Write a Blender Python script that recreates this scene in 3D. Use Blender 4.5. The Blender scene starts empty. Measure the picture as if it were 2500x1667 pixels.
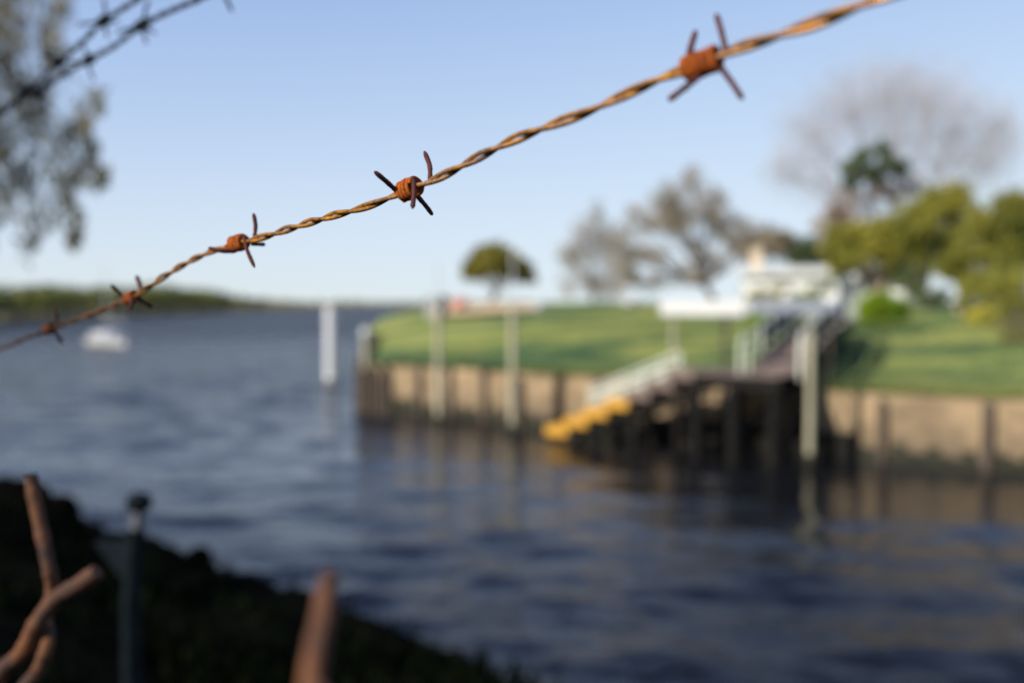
import bpy, math, random
import numpy as np
from mathutils import Vector

# ------------------------------------------------------------------ camera, sky, sun, exposure
S = bpy.context.scene
COL = S.collection
R = math.radians
CAM_Z = 3.5
FPX, CX, CY = 2430.0, 1250.0, 833.5           # focal length / centre in photo pixels
PITCH = math.atan((CY - 737.0) / FPX)          # looking slightly down

cam_d = bpy.data.cameras.new('camera')
cam = bpy.data.objects.new('camera', cam_d)
COL.objects.link(cam)
cam.location = (0, 0, CAM_Z)
cam.rotation_euler = (R(90) - PITCH, 0, 0)
cam_d.sensor_width = 36.0
cam_d.lens = 35.0
cam_d.clip_start = 0.01
cam_d.clip_end = 12000
cam_d.dof.use_dof = True
cam_d.dof.focus_distance = 0.372
cam_d.dof.aperture_fstop = 5.4
S.camera = cam

SUN_AZ = Vector((-0.80, -0.60, 0)).normalized()   # horizontal direction towards the sun
SUN_EL = R(33)
world = bpy.data.worlds.new('World')
S.world = world
world.use_nodes = True
wn = world.node_tree
bg = wn.nodes['Background']
sky = wn.nodes.new('ShaderNodeTexSky')
sky.sky_type = 'NISHITA'
sky.sun_disc = False
sky.sun_elevation = SUN_EL
sky.sun_rotation = math.atan2(SUN_AZ.x, SUN_AZ.y)
sky.altitude = 0
sky.air_density = 1.0
sky.dust_density = 0.0
sky.ozone_density = 2.0
# the camera's tone curve: the same soft compression and white balance over the whole sky
EXPO = 0.75
def _vm(op, val=None):
    n = wn.nodes.new('ShaderNodeVectorMath'); n.operation = op
    if val is not None: n.inputs[1].default_value = val
    return n
# the camera's tone curve, A * L^n / (L^n + K), the same over the whole sky
_k = 1 / .12 / 2 ** EXPO
pre = _vm('MULTIPLY', (.12, .12, .12)); add = _vm('ADD', (.093, .152, .123)); div = _vm('DIVIDE'); wb = _vm('MULTIPLY', (.794 * _k, .955 * _k, 1.08 * _k))
gam = wn.nodes.new('ShaderNodeGamma'); gam.inputs[1].default_value = 1.6
L_ = wn.links.new
L_(sky.outputs[0], pre.inputs[0]); L_(pre.outputs[0], gam.inputs[0]); L_(gam.outputs[0], add.inputs[0]); L_(gam.outputs[0], div.inputs[0]); L_(add.outputs[0], div.inputs[1])
L_(div.outputs[0], wb.inputs[0]); L_(wb.outputs[0], bg.inputs[0])
bg.inputs[1].default_value = 0.12
sun_d = bpy.data.lights.new('sun', 'SUN')
sun_d.energy = 4.2
sun_d.angle = R(0.5)
sun_d.color = (1.0, 0.93, 0.82)
sun = bpy.data.objects.new('sun', sun_d)
COL.objects.link(sun)
sun_dir = Vector((SUN_AZ.x * math.cos(SUN_EL), SUN_AZ.y * math.cos(SUN_EL), math.sin(SUN_EL)))
sun.rotation_euler = sun_dir.to_track_quat('Z', 'Y').to_euler()
sun.location = (-30, -25, 30)
S.view_settings.view_transform = 'Standard'
S.view_settings.look = 'None'
S.view_settings.gamma = 1.0
S.view_settings.use_curve_mapping = False
S.view_settings.exposure = EXPO
S.render.engine = 'CYCLES'
S.cycles.use_denoising = True
S.cycles.max_bounces = 6
S.cycles.transparent_max_bounces = 8

rng = np.random.default_rng(7)
random.seed(7)

# ------------------------------------------------------------------ helpers
_cp, _sp = math.cos(PITCH), math.sin(PITCH)
def ray(px, py):
    u, v = (px - CX) / FPX, (CY - py) / FPX
    return np.array((u, _cp + v * _sp, -_sp + v * _cp))
def at(px, py, Y):
    """point at forward distance Y seen at a photo pixel"""
    d = ray(px, py)
    d = d * (Y / d[1])
    return np.array((d[0], d[1], CAM_Z + d[2]))
def on_z(px, py, z=0.0):
    d = ray(px, py)
    t = (z - CAM_Z) / d[2]
    return np.array((d[0] * t, d[1] * t, z))

def mesh_arrays(name, V, F, mat=None, smooth=False):
    V = np.asarray(V, dtype=np.float32).reshape(-1, 3)
    F = np.asarray(F, dtype=np.int32)
    me = bpy.data.meshes.new(name)
    n, k = F.shape
    me.vertices.add(len(V)); me.vertices.foreach_set('co', V.ravel())
    me.loops.add(n * k); me.loops.foreach_set('vertex_index', F.ravel())
    me.polygons.add(n)
    me.polygons.foreach_set('loop_start', np.arange(0, n * k, k, dtype=np.int32))
    me.update(calc_edges=True)
    if smooth:
        me.polygons.foreach_set('use_smooth', np.ones(n, dtype=bool))
    if mat: me.materials.append(mat)
    me.validate()
    return me

def link(name, me, parent=None, loc=None):
    o = bpy.data.objects.new(name, me)
    COL.objects.link(o)
    if parent is not None: o.parent = parent
    if loc is not None: o.location = loc
    return o

class MB:
    """collects shapes; world points minus an origin"""
    def __init__(s, origin=(0, 0, 0)):
        s.v, s.f, s.o = [], [], np.asarray(origin, float)
        s.smooth = False
    def add(s, V, F):
        b = len(s.v)
        s.v += [tuple(np.asarray(p, float) - s.o) for p in V]
        s.f += [tuple(i + b for i in f) for f in F]
    def box(s, c, size, ax=None, ay=None, az=None, bev=0.0):
        c = np.asarray(c, float)
        ax = np.array((1., 0, 0)) if ax is None else np.asarray(ax, float) / np.linalg.norm(ax)
        az = np.array((0, 0, 1.)) if az is None else np.asarray(az, float) / np.linalg.norm(az)
        ay = np.cross(az, ax) if ay is None else np.asarray(ay, float) / np.linalg.norm(ay)
        hx, hy, hz = [q / 2 for q in size]
        P = [c + ax * hx * i + ay * hy * j + az * hz * k for k in (-1, 1) for (i, j) in ((-1, -1), (1, -1), (1, 1), (-1, 1))]
        s.add(P, [(3, 2, 1, 0), (4, 5, 6, 7), (0, 1, 5, 4), (1, 2, 6, 5), (2, 3, 7, 6), (3, 0, 4, 7)])
    def bar(s, a, b, w, h):
        a, b = np.asarray(a, float), np.asarray(b, float)
        d = b - a; L = np.linalg.norm(d); d /= L
        up = np.array((0, 0, 1.)) if abs(d[2]) < .95 else np.array((0, 1., 0))
        side = np.cross(up, d); side /= np.linalg.norm(side)
        s.box((a + b) / 2, (L, w, h), d, side, np.cross(d, side))
    def tube(s, path, r, n=8, cap=True):
        P = [np.asarray(p, float) for p in path]
        m = len(P)
        rr = [r] * m if np.isscalar(r) else list(r)
        T = []
        for i in range(m):
            t = P[min(i + 1, m - 1)] - P[max(i - 1, 0)]
            T.append(t / max(np.linalg.norm(t), 1e-9))
        ref = np.array((0, 0, 1.)) if abs(T[0][2]) < .9 else np.array((1., 0, 0))
        nrm = np.cross(ref, T[0]); nrm /= np.linalg.norm(nrm)
        V, F = [], []
        for i in range(m):
            nrm = nrm - T[i] * np.dot(nrm, T[i]); nrm /= max(np.linalg.norm(nrm), 1e-9)
            bn = np.cross(T[i], nrm)
            for k in range(n):
                a = 2 * math.pi * k / n
                V.append(P[i] + (nrm * math.cos(a) + bn * math.sin(a)) * rr[i])
        for i in range(m - 1):
            for k in range(n):
                a, b = i * n + k, i * n + (k + 1) % n
                F.append((a, b, b + n, a + n))
        if cap:
            F.append(tuple(range(n - 1, -1, -1)))
            F.append(tuple(range((m - 1) * n, m * n)))
        s.add(V, F)
    def lathe(s, c, prof, n=16):
        c = np.asarray(c, float)
        V, F = [], []
        for (r, z) in prof:
            for k in range(n):
                a = 2 * math.pi * k / n
                V.append(c + np.array((r * math.cos(a), r * math.sin(a), z)))
        m = len(prof)
        for i in range(m - 1):
            for k in range(n):
                a, b = i * n + k, i * n + (k + 1) % n
                F.append((a, b, b + n, a + n))
        F.append(tuple(range(n - 1, -1, -1))); F.append(tuple(range((m - 1) * n, m * n)))
        s.add(V, F)
    def build(s, name, mat, parent=None, smooth=False, bevel=0.0):
        me = bpy.data.meshes.new(name)
        me.from_pydata(s.v, [], s.f)
        me.materials.append(mat)
        if smooth:
            me.polygons.foreach_set('use_smooth', np.ones(len(me.polygons), dtype=bool))
            if hasattr(me, 'set_sharp_from_angle'): me.set_sharp_from_angle(angle=R(50))
        o = link(name, me, parent)
        if parent is None: o.location = tuple(s.o)
        if bevel:
            md = o.modifiers.new('bevel', 'BEVEL'); md.width = bevel; md.segments = 2; md.limit_method = 'ANGLE'
        return o

def thing(name, label, cat, loc, group=None, rotz=0.0):
    o = bpy.data.objects.new(name, None)
    COL.objects.link(o)
    o.location = tuple(float(q) for q in loc); o.rotation_euler = (0, 0, rotz)
    o.empty_display_size = .1
    tag(o, label, cat, group)
    return o
def tag(o, label, cat, group=None):
    o['label'] = label; o['category'] = cat
    if group: o['group'] = group
    return o
def kind(o, k, label=None):
    o['kind'] = k
    if label: o['label'] = label
    return o

# ------------------------------------------------------------------ materials
def srgb(r, g, b):
    f = lambda c: c / 12.92 if c <= .04045 else ((c + .055) / 1.055) ** 2.4
    return tuple(f(q / 255) for q in (r, g, b))
def material(name, c1, c2=None, scale=5.0, rough=.7, metal=0.0, bump=0.0, bscale=None, c3=None, detail=6, spec=.5,
             stretch=(1, 1, 1), trans=0.0, sharp=(.35, .65), coords='Object', island=0.0, objrand=0.0):
    m = bpy.data.materials.new(name); m.use_nodes = True
    nt = m.node_tree; N, L = nt.nodes, nt.links
    p = N['Principled BSDF']
    p.inputs['Roughness'].default_value = rough
    p.inputs['Metallic'].default_value = metal
    p.inputs['Specular IOR Level'].default_value = spec
    tc = N.new('ShaderNodeTexCoord'); mp = N.new('ShaderNodeMapping')
    mp.inputs['Scale'].default_value = stretch
    L.new(tc.outputs[coords], mp.inputs[0])
    if c2 is None: c2 = tuple(q * .75 for q in c1)
    nz = N.new('ShaderNodeTexNoise'); nz.inputs['Scale'].default_value = scale; nz.inputs['Detail'].default_value = detail
    nz.inputs['Roughness'].default_value = .62
    L.new(mp.outputs[0], nz.inputs['Vector'])
    cr = N.new('ShaderNodeValToRGB')
    cr.color_ramp.elements[0].position = sharp[0]; cr.color_ramp.elements[0].color = (*c1, 1)
    cr.color_ramp.elements[1].position = sharp[1]; cr.color_ramp.elements[1].color = (*c2, 1)
    if c3 is not None:
        e = cr.color_ramp.elements.new((sharp[0] + sharp[1]) / 2); e.color = (*c3, 1)
    L.new(nz.outputs['Fac'], cr.inputs[0])
    out = cr.outputs[0]
    if island > 0:
        g = N.new('ShaderNodeNewGeometry'); hs = N.new('ShaderNodeHueSaturation')
        mr = N.new('ShaderNodeMapRange'); mr.inputs['To Min'].default_value = 1 - island; mr.inputs['To Max'].default_value = 1 + island
        L.new(g.outputs['Random Per Island'], mr.inputs['Value']); L.new(mr.outputs[0], hs.inputs['Value'])
        L.new(out, hs.inputs['Color']); out = hs.outputs[0]
    if objrand > 0:
        oi = N.new('ShaderNodeObjectInfo'); hs = N.new('ShaderNodeHueSaturation')
        mr = N.new('ShaderNodeMapRange'); mr.inputs['To Min'].default_value = 1 - objrand; mr.inputs['To Max'].default_value = 1 + objrand
        L.new(oi.outputs['Random'], mr.inputs['Value']); L.new(mr.outputs[0], hs.inputs['Value'])
        L.new(out, hs.inputs['Color']); out = hs.outputs[0]
    L.new(out, p.inputs['Base Color'])
    if bump:
        n2 = N.new('ShaderNodeTexNoise'); n2.inputs['Scale'].default_value = bscale or scale * 4; n2.inputs['Detail'].default_value = 5
        L.new(mp.outputs[0], n2.inputs['Vector'])
        b = N.new('ShaderNodeBump'); b.inputs['Strength'].default_value = bump; b.inputs['Distance'].default_value = .4 / (bscale or scale * 4)
        L.new(n2.outputs['Fac'], b.inputs['Height']); L.new(b.outputs[0], p.inputs['Normal'])
    if trans:
        tr = N.new('ShaderNodeBsdfTranslucent'); L.new(out, tr.inputs[0])
        mx = N.new('ShaderNodeMixShader'); mx.inputs[0].default_value = trans
        L.new(p.outputs[0], mx.inputs[1]); L.new(tr.outputs[0], mx.inputs[2])
        L.new(mx.outputs[0], N['Material Output'].inputs[0])
    return m

def stain_below(m, z0, z1, col, wob=.35):
    """old tide and damp stain with a ragged upper edge"""
    N, L = m.node_tree.nodes, m.node_tree.links
    p = N['Principled BSDF']; old = p.inputs['Base Color'].links[0].from_socket
    g = N.new('ShaderNodeNewGeometry'); sx = N.new('ShaderNodeSeparateXYZ'); L.new(g.outputs['Position'], sx.inputs[0])
    nz = N.new('ShaderNodeTexNoise'); nz.inputs['Scale'].default_value = 1.3; nz.inputs['Detail'].default_value = 5; L.new(g.outputs['Position'], nz.inputs['Vector'])
    ma = N.new('ShaderNodeMath'); ma.operation = 'MULTIPLY_ADD'; ma.inputs[1].default_value = wob * 2; L.new(nz.outputs['Fac'], ma.inputs[0]); L.new(sx.outputs['Z'], ma.inputs[2])
    mr = N.new('ShaderNodeMapRange'); mr.inputs['From Min'].default_value = z0 + wob; mr.inputs['From Max'].default_value = z1 + wob
    mr.inputs['To Min'].default_value = .85; mr.inputs['To Max'].default_value = 0; L.new(ma.outputs[0], mr.inputs['Value'])
    mx = N.new('ShaderNodeMix'); mx.data_type = 'RGBA'; L.new(mr.outputs[0], mx.inputs[0]); L.new(old, mx.inputs[6]); mx.inputs[7].default_value = (*col, 1)
    L.new(mx.outputs[2], p.inputs['Base Color'])
def shade_left(m, col):
    """shadow over the far left length of the wire, painted into its colour"""
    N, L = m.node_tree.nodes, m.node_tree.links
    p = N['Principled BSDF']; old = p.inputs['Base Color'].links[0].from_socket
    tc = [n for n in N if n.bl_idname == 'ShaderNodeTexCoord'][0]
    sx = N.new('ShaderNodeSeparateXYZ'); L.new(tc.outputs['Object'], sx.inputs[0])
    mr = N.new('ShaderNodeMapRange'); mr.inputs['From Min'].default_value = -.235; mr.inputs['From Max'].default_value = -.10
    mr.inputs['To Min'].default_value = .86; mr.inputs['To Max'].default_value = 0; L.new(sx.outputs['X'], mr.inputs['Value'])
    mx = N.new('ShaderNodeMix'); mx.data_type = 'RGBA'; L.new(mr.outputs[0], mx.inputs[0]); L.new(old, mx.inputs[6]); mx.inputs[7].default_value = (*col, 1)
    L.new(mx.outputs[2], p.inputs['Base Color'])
def strand_material():
    m = material('rusty_strand', (.62, .28, .026), (.075, .030, .009), scale=260, rough=.33, metal=.5, bump=.5, bscale=1500,
                 c3=(.33, .135, .016), sharp=(.30, .72), spec=.6)
    nt = m.node_tree; N, L = nt.nodes, nt.links
    p = N['Principled BSDF']
    old = p.inputs['Base Color'].links[0].from_socket
    tc = [n for n in N if n.bl_idname == 'ShaderNodeTexCoord'][0]
    nz = N.new('ShaderNodeTexNoise'); nz.inputs['Scale'].default_value = 2200; nz.inputs['Detail'].default_value = 3
    L.new(tc.outputs['Object'], nz.inputs['Vector'])
    cr = N.new('ShaderNodeValToRGB'); cr.color_ramp.elements[0].position = .53; cr.color_ramp.elements[1].position = .62
    L.new(nz.outputs['Fac'], cr.inputs[0])
    n3 = N.new('ShaderNodeTexNoise'); n3.inputs['Scale'].default_value = 45; n3.inputs['Detail'].default_value = 2
    L.new(tc.outputs['Object'], n3.inputs['Vector'])
    c3 = N.new('ShaderNodeValToRGB'); c3.color_ramp.elements[0].position = .42; c3.color_ramp.elements[1].position = .62
    L.new(n3.outputs['Fac'], c3.inputs[0])
    mu = N.new('ShaderNodeMath'); mu.operation = 'MULTIPLY'
    L.new(cr.outputs[0], mu.inputs[0]); L.new(c3.outputs[0], mu.inputs[1])
    mx = N.new('ShaderNodeMix'); mx.data_type = 'RGBA'
    L.new(mu.outputs[0], mx.inputs[0]); L.new(old, mx.inputs[6]); mx.inputs[7].default_value = (.42, .33, .29, 1)
    L.new(mx.outputs[2], p.inputs['Base Color'])
    return m

M = {}
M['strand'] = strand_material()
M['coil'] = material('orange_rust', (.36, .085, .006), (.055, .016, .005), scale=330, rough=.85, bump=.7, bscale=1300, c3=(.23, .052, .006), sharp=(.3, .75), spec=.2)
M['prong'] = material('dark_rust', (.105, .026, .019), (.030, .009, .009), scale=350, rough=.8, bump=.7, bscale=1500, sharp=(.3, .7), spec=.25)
shade_left(M['strand'], (.030, .012, .009)); shade_left(M['coil'], (.042, .012, .006)); shade_left(M['prong'], (.012, .005, .006))  # shadow at the wire's left end, mixed in as darker colours
M['dark_wire'] = material('shade_dark_wire', (.020, .022, .027), (.008, .009, .012), scale=200, rough=.7, metal=.0, bump=.3, bscale=900, spec=.15)  # shade on the upper wires is put into this near-black colour
M['link_rust'] = material('brown_rust_wire', (.135, .052, .019), (.028, .016, .013), scale=120, rough=.8, bump=1.0, bscale=700, spec=.3)
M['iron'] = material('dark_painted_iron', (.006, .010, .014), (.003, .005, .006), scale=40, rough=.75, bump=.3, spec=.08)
M['panel'] = material('pale_sheet_panel', (.335, .238, .132), (.13, .090, .052), scale=1.5, rough=.85, bump=.2, bscale=14, sharp=(.36, .72), stretch=(1, 1, 1.6), objrand=.14)
stain_below(M['panel'], .15, 1.05, (.085, .064, .040))
M['pile'] = material('weathered_timber', (.10, .072, .05), (.045, .033, .024), scale=3, rough=.9, bump=.4, bscale=18, stretch=(4, 4, .6))
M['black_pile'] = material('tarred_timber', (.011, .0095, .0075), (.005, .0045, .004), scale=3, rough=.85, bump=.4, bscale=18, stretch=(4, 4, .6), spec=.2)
M['algae'] = material('wet_algae', (.022, .022, .010), (.012, .012, .007), scale=4, rough=.6, bump=.5, bscale=25, spec=.3)
M['pole'] = material('pale_grey_pole', (.34, .315, .21), (.25, .23, .15), scale=2.5, rough=.75, bump=.15, bscale=20, stretch=(3, 3, .5))
M['white_pile'] = material('white_painted_pile', (.50, .50, .52), (.40, .40, .42), scale=2, rough=.6, bump=.1, bscale=15)
M['yellow'] = material('yellow_paint', (.56, .29, .022), (.44, .215, .018), scale=5, rough=.55, bump=.1)
M['deck'] = material('grey_brown_deck_board', (.20, .145, .115), (.12, .085, .07), scale=4, rough=.85, bump=.3, bscale=22, stretch=(1, 4, 4))
M['rail'] = material('pale_rail_paint', (.56, .57, .48), (.44, .46, .38), scale=6, rough=.55, bump=.05)
M['white'] = material('white_paint', (.53, .53, .51), (.46, .46, .44), scale=3, rough=.6)
M['grey_board'] = material('grey_board', (.70, .70, .70), (.62, .62, .62), scale=3, rough=.6)
M['house'] = material('white_render', (.80, .80, .79), (.72, .72, .71), scale=.8, rough=.85, bump=.08, bscale=30)
M['roof'] = material('pale_roof_sheet', (.72, .72, .70), (.64, .64, .62), scale=2, rough=.8)
M['beige'] = material('beige_render', (.55, .45, .33), (.47, .38, .28), scale=2, rough=.85)
M['glass'] = material('window_glass', (.03, .035, .04), (.02, .02, .025), scale=1, rough=.06, spec=.6)
M['netting'] = material('dark_shade_netting', (.035, .042, .045), (.022, .027, .03), scale=9, rough=.9)
M['boat_white'] = material('boat_gelcoat', (.52, .52, .52), (.46, .46, .46), scale=1, rough=.3)
M['boat_blue'] = material('boat_grey_cover', (.38, .40, .45), (.33, .35, .40), scale=2, rough=.7)
M['alu'] = material('aluminium_spar', (.65, .66, .68), (.6, .6, .62), scale=3, rough=.4, metal=.4)
M['red'] = material('faded_red_paint', (.62, .20, .16), (.50, .16, .13), scale=2, rough=.6)
M['grey_post'] = material('grey_concrete', (.42, .42, .41), (.33, .33, .32), scale=5, rough=.9, bump=.2)
M['dark_post'] = material('dark_grey_paint', (.10, .10, .105), (.07, .07, .075), scale=5, rough=.8)
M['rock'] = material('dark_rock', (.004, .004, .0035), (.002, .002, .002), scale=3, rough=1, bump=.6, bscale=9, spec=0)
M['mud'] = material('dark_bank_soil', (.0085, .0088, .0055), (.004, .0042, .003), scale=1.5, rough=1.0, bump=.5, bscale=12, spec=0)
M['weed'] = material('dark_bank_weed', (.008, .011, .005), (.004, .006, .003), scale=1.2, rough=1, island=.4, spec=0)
M['pale_rock'] = material('pale_boulder', (.46, .44, .42), (.34, .32, .31), scale=4, rough=.9, bump=.3)

def leaf_mat(name, c1, c2, scale=.5, trans=.25, isl=.35):
    return material(name, c1, c2, scale=scale, rough=.65, trans=trans, island=isl, spec=.25, sharp=(.35, .65), detail=3)
M['bark'] = material('grey_bark', (.16, .13, .11), (.08, .065, .055), scale=2, rough=.95, bump=.6, bscale=14, stretch=(3, 3, .6))
M['pink_bark'] = material('pinkish_bark', (.34, .25, .19), (.22, .16, .12), scale=2, rough=.95, bump=.5, bscale=14, stretch=(3, 3, .6))
M['twig'] = material('bare_twig', (.42, .365, .34), (.33, .285, .27), scale=.6, rough=.9, island=.3)
M['leaf_grey'] = leaf_mat('grey_olive_leaf', (.46, .375, .27), (.26, .21, .125))
M['leaf_rust'] = leaf_mat('russet_leaf', (.38, .235, .15), (.24, .165, .095))
M['leaf_tan'] = leaf_mat('tan_leaf', (.25, .20, .10), (.15, .12, .05))
M['leaf_dark'] = leaf_mat('dark_green_leaf', (.125, .15, .055), (.045, .07, .028), trans=.1)
M['leaf_olive'] = leaf_mat('olive_leaf', (.36, .32, .045), (.085, .11, .018), scale=.35)
M['leaf_olive2'] = leaf_mat('mid_olive_leaf', (.33, .30, .048), (.08, .105, .018), scale=.35)
M['leaf_bright'] = leaf_mat('bright_hedge_leaf', (.28, .36, .014), (.12, .21, .010))
M['leaf_yellow'] = leaf_mat('yellow_flower_leaf', (.60, .50, .06), (.38, .34, .04))
M['leaf_willow'] = leaf_mat('willow_leaf', (.50, .40, .16), (.14, .14, .085), scale=.8, trans=.4)
M['leaf_umbrella'] = leaf_mat('pine_needle', (.24, .21, .035), (.11, .11, .02), trans=.1)

# ------------------------------------------------------------------ water
def make_water():
    na, radii = 420, []
    r = 2.5
    while r < 9000:
        radii.append(r); r *= 1.0 + max(.008, min(.09, .0018 * math.sqrt(r) + .004))
    radii = np.array(radii)
    # fine angular steps ahead, coarse behind
    a1 = np.linspace(R(20), R(160), na)
    a2 = np.linspace(R(160), R(380), 90)[1:-1]
    ang = np.concatenate([a1, a2])
    A, RR = np.meshgrid(ang, radii)
    X, Y = RR * np.cos(A), RR * np.sin(A)
    Z = np.zeros_like(X)
    cv = np.clip((np.hypot((X - 5.0) / 1.3, Y - 21) - 3.0) / 9.0, 0, 1); chop = .36 + .64 * cv * cv * (3 - 2 * cv)
    wr = np.random.default_rng(3)
    for i in range(46):
        lam = 0.40 * (1.05 ** i) * wr.uniform(.9, 1.1)
        th = R(80) + wr.normal(0, .40)
        amp = .0074 * lam ** .8 * wr.uniform(.5, 1.0)
        fade = 1 / (1 + (RR / (lam * 34)) ** 4)
        k = 2 * math.pi / lam
        Z += amp * fade * np.sin(k * (X * math.cos(th) + Y * math.sin(th)) + wr.uniform(0, 6.28))
    Z *= chop
    V = np.stack([X, Y, Z], -1).reshape(-1, 3)
    nr, nn = len(radii), len(ang)
    i, j = np.meshgrid(np.arange(nr - 1), np.arange(nn), indexing='ij')
    j2 = (j + 1) % nn
    F = np.stack([i * nn + j, (i + 1) * nn + j, (i + 1) * nn + j2, i * nn + j2], -1).reshape(-1, 4)
    m = bpy.data.materials.new('river_water'); m.use_nodes = True
    N, L = m.node_tree.nodes, m.node_tree.links
    p = N['Principled BSDF']
    p.inputs['Base Color'].default_value = (.0055, .0064, .0080, 1)
    p.inputs['Roughness'].default_value = .06
    p.inputs['IOR'].default_value = 1.333
    p.inputs['Specular IOR Level'].default_value = .36
    tc = N.new('ShaderNodeTexCoord'); mp = N.new('ShaderNodeMapping'); mp.inputs['Scale'].default_value = (.5, 1.2, 1)
    mp.inputs['Rotation'].default_value = (0, 0, R(-14))
    L.new(tc.outputs['Object'], mp.inputs[0])
    n1 = N.new('ShaderNodeTexNoise'); n1.inputs['Scale'].default_value = 5.5; n1.inputs['Detail'].default_value = 4
    n2 = N.new('ShaderNodeTexNoise'); n2.inputs['Scale'].default_value = .9; n2.inputs['Detail'].default_value = 3
    L.new(mp.outputs[0], n1.inputs['Vector']); L.new(mp.outputs[0], n2.inputs['Vector'])
    b1 = N.new('ShaderNodeBump'); b1.inputs['Strength'].default_value = 1; b1.inputs['Distance'].default_value = .020
    b2 = N.new('ShaderNodeBump'); b2.inputs['Strength'].default_value = 1; b2.inputs['Distance'].default_value = .055
    L.new(n1.outputs['Fac'], b1.inputs['Height']); L.new(n2.outputs['Fac'], b2.inputs['Height'])
    L.new(b2.outputs[0], b1.inputs['Normal']); L.new(b1.outputs[0], p.inputs['Normal'])
    me = mesh_arrays('water', V, F, m, smooth=True)
    at_ = me.attributes.new('chop', 'FLOAT', 'POINT')
    far = np.clip((RR - 25) / 90, 0, 1)
    at_.data.foreach_set('value', (chop * (1 + 11.0 * far)).astype(np.float32).ravel())
    an = N.new('ShaderNodeAttribute'); an.attribute_name = 'chop'
    for b_, dist in ((b1, .040), (b2, .085)):
        mm = N.new('ShaderNodeMath'); mm.operation = 'MULTIPLY'; mm.inputs[1].default_value = dist
        L.new(an.outputs['Fac'], mm.inputs[0]); L.new(mm.outputs[0], b_.inputs['Distance'])
    ro = N.new('ShaderNodeMath'); ro.operation = 'MULTIPLY_ADD'; ro.inputs[1].default_value = .024; ro.inputs[2].default_value = .04
    L.new(an.outputs['Fac'], ro.inputs[0]); L.new(ro.outputs[0], p.inputs['Roughness'])
    o = link('water', me)
    kind(o, 'structure')
make_water()

# river bed and land under everything, reaching the horizon
bed = MB()
bed.add([(-9000, -9000, -2.5), (9000, -9000, -2.5), (9000, 9000, -2.5), (-9000, 9000, -2.5)], [(0, 1, 2, 3)])
kind(bed.build('river_bed', M['mud']), 'structure')

# ------------------------------------------------------------------ lawn behind the bulkhead
P0 = np.array((-4.85, 32.3)); P1 = np.array((7.6, 21.9)); P2 = np.array((10.3, 20.35)); P3 = np.array((28.0, 11.5))
E = (P1 - P0) / np.linalg.norm(P1 - P0)         # along the wall, to the right
NIN = np.array((-E[1], E[0]))                    # inland
if NIN[1] < 0: NIN = -NIN
WALLP = [P0, P1, P2, P3]
def wall_pt(s):
    """point on the wall line at arc length s, and local direction"""
    for a, b in zip(WALLP[:-1], WALLP[1:]):
        L = np.linalg.norm(b - a)
        if s <= L or b is WALLP[-1]:
            d = (b - a) / L
            return a + d * s, d
        s -= L
LW = sum(np.linalg.norm(b - a) for a, b in zip(WALLP[:-1], WALLP[1:]))
Z_PROFILE = ([0, 1.0, 3.0, 7.0, 12, 20, 40, 80, 400], [1.50, 1.62, 1.95, 2.55, 3.02, 3.30, 3.42, 3.45, 3.6])
LEFT_Y, LEFT_X = [32.3, 33.6, 36.5, 41, 47, 56, 76, 125], [-4.85, -5.0, -5.4, -6.0, -6.6, -7.0, -5.0, 15.0]
def land_z(x, y):
    b = min((x - P0[0]) * NIN[0] + (y - P0[1]) * NIN[1], (x - P2[0]) * .447 + (y - P2[1]) * .894 if x > 8 else 1e9)
    dl = x - float(np.interp(y, LEFT_Y, LEFT_X))
    low = .62 * min(1.0, max(b, 0) / 6) * math.exp(-max(dl, 0) / 2.4) if y < 76 else 0
    return float(np.interp(b, *Z_PROFILE)) - low
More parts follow.
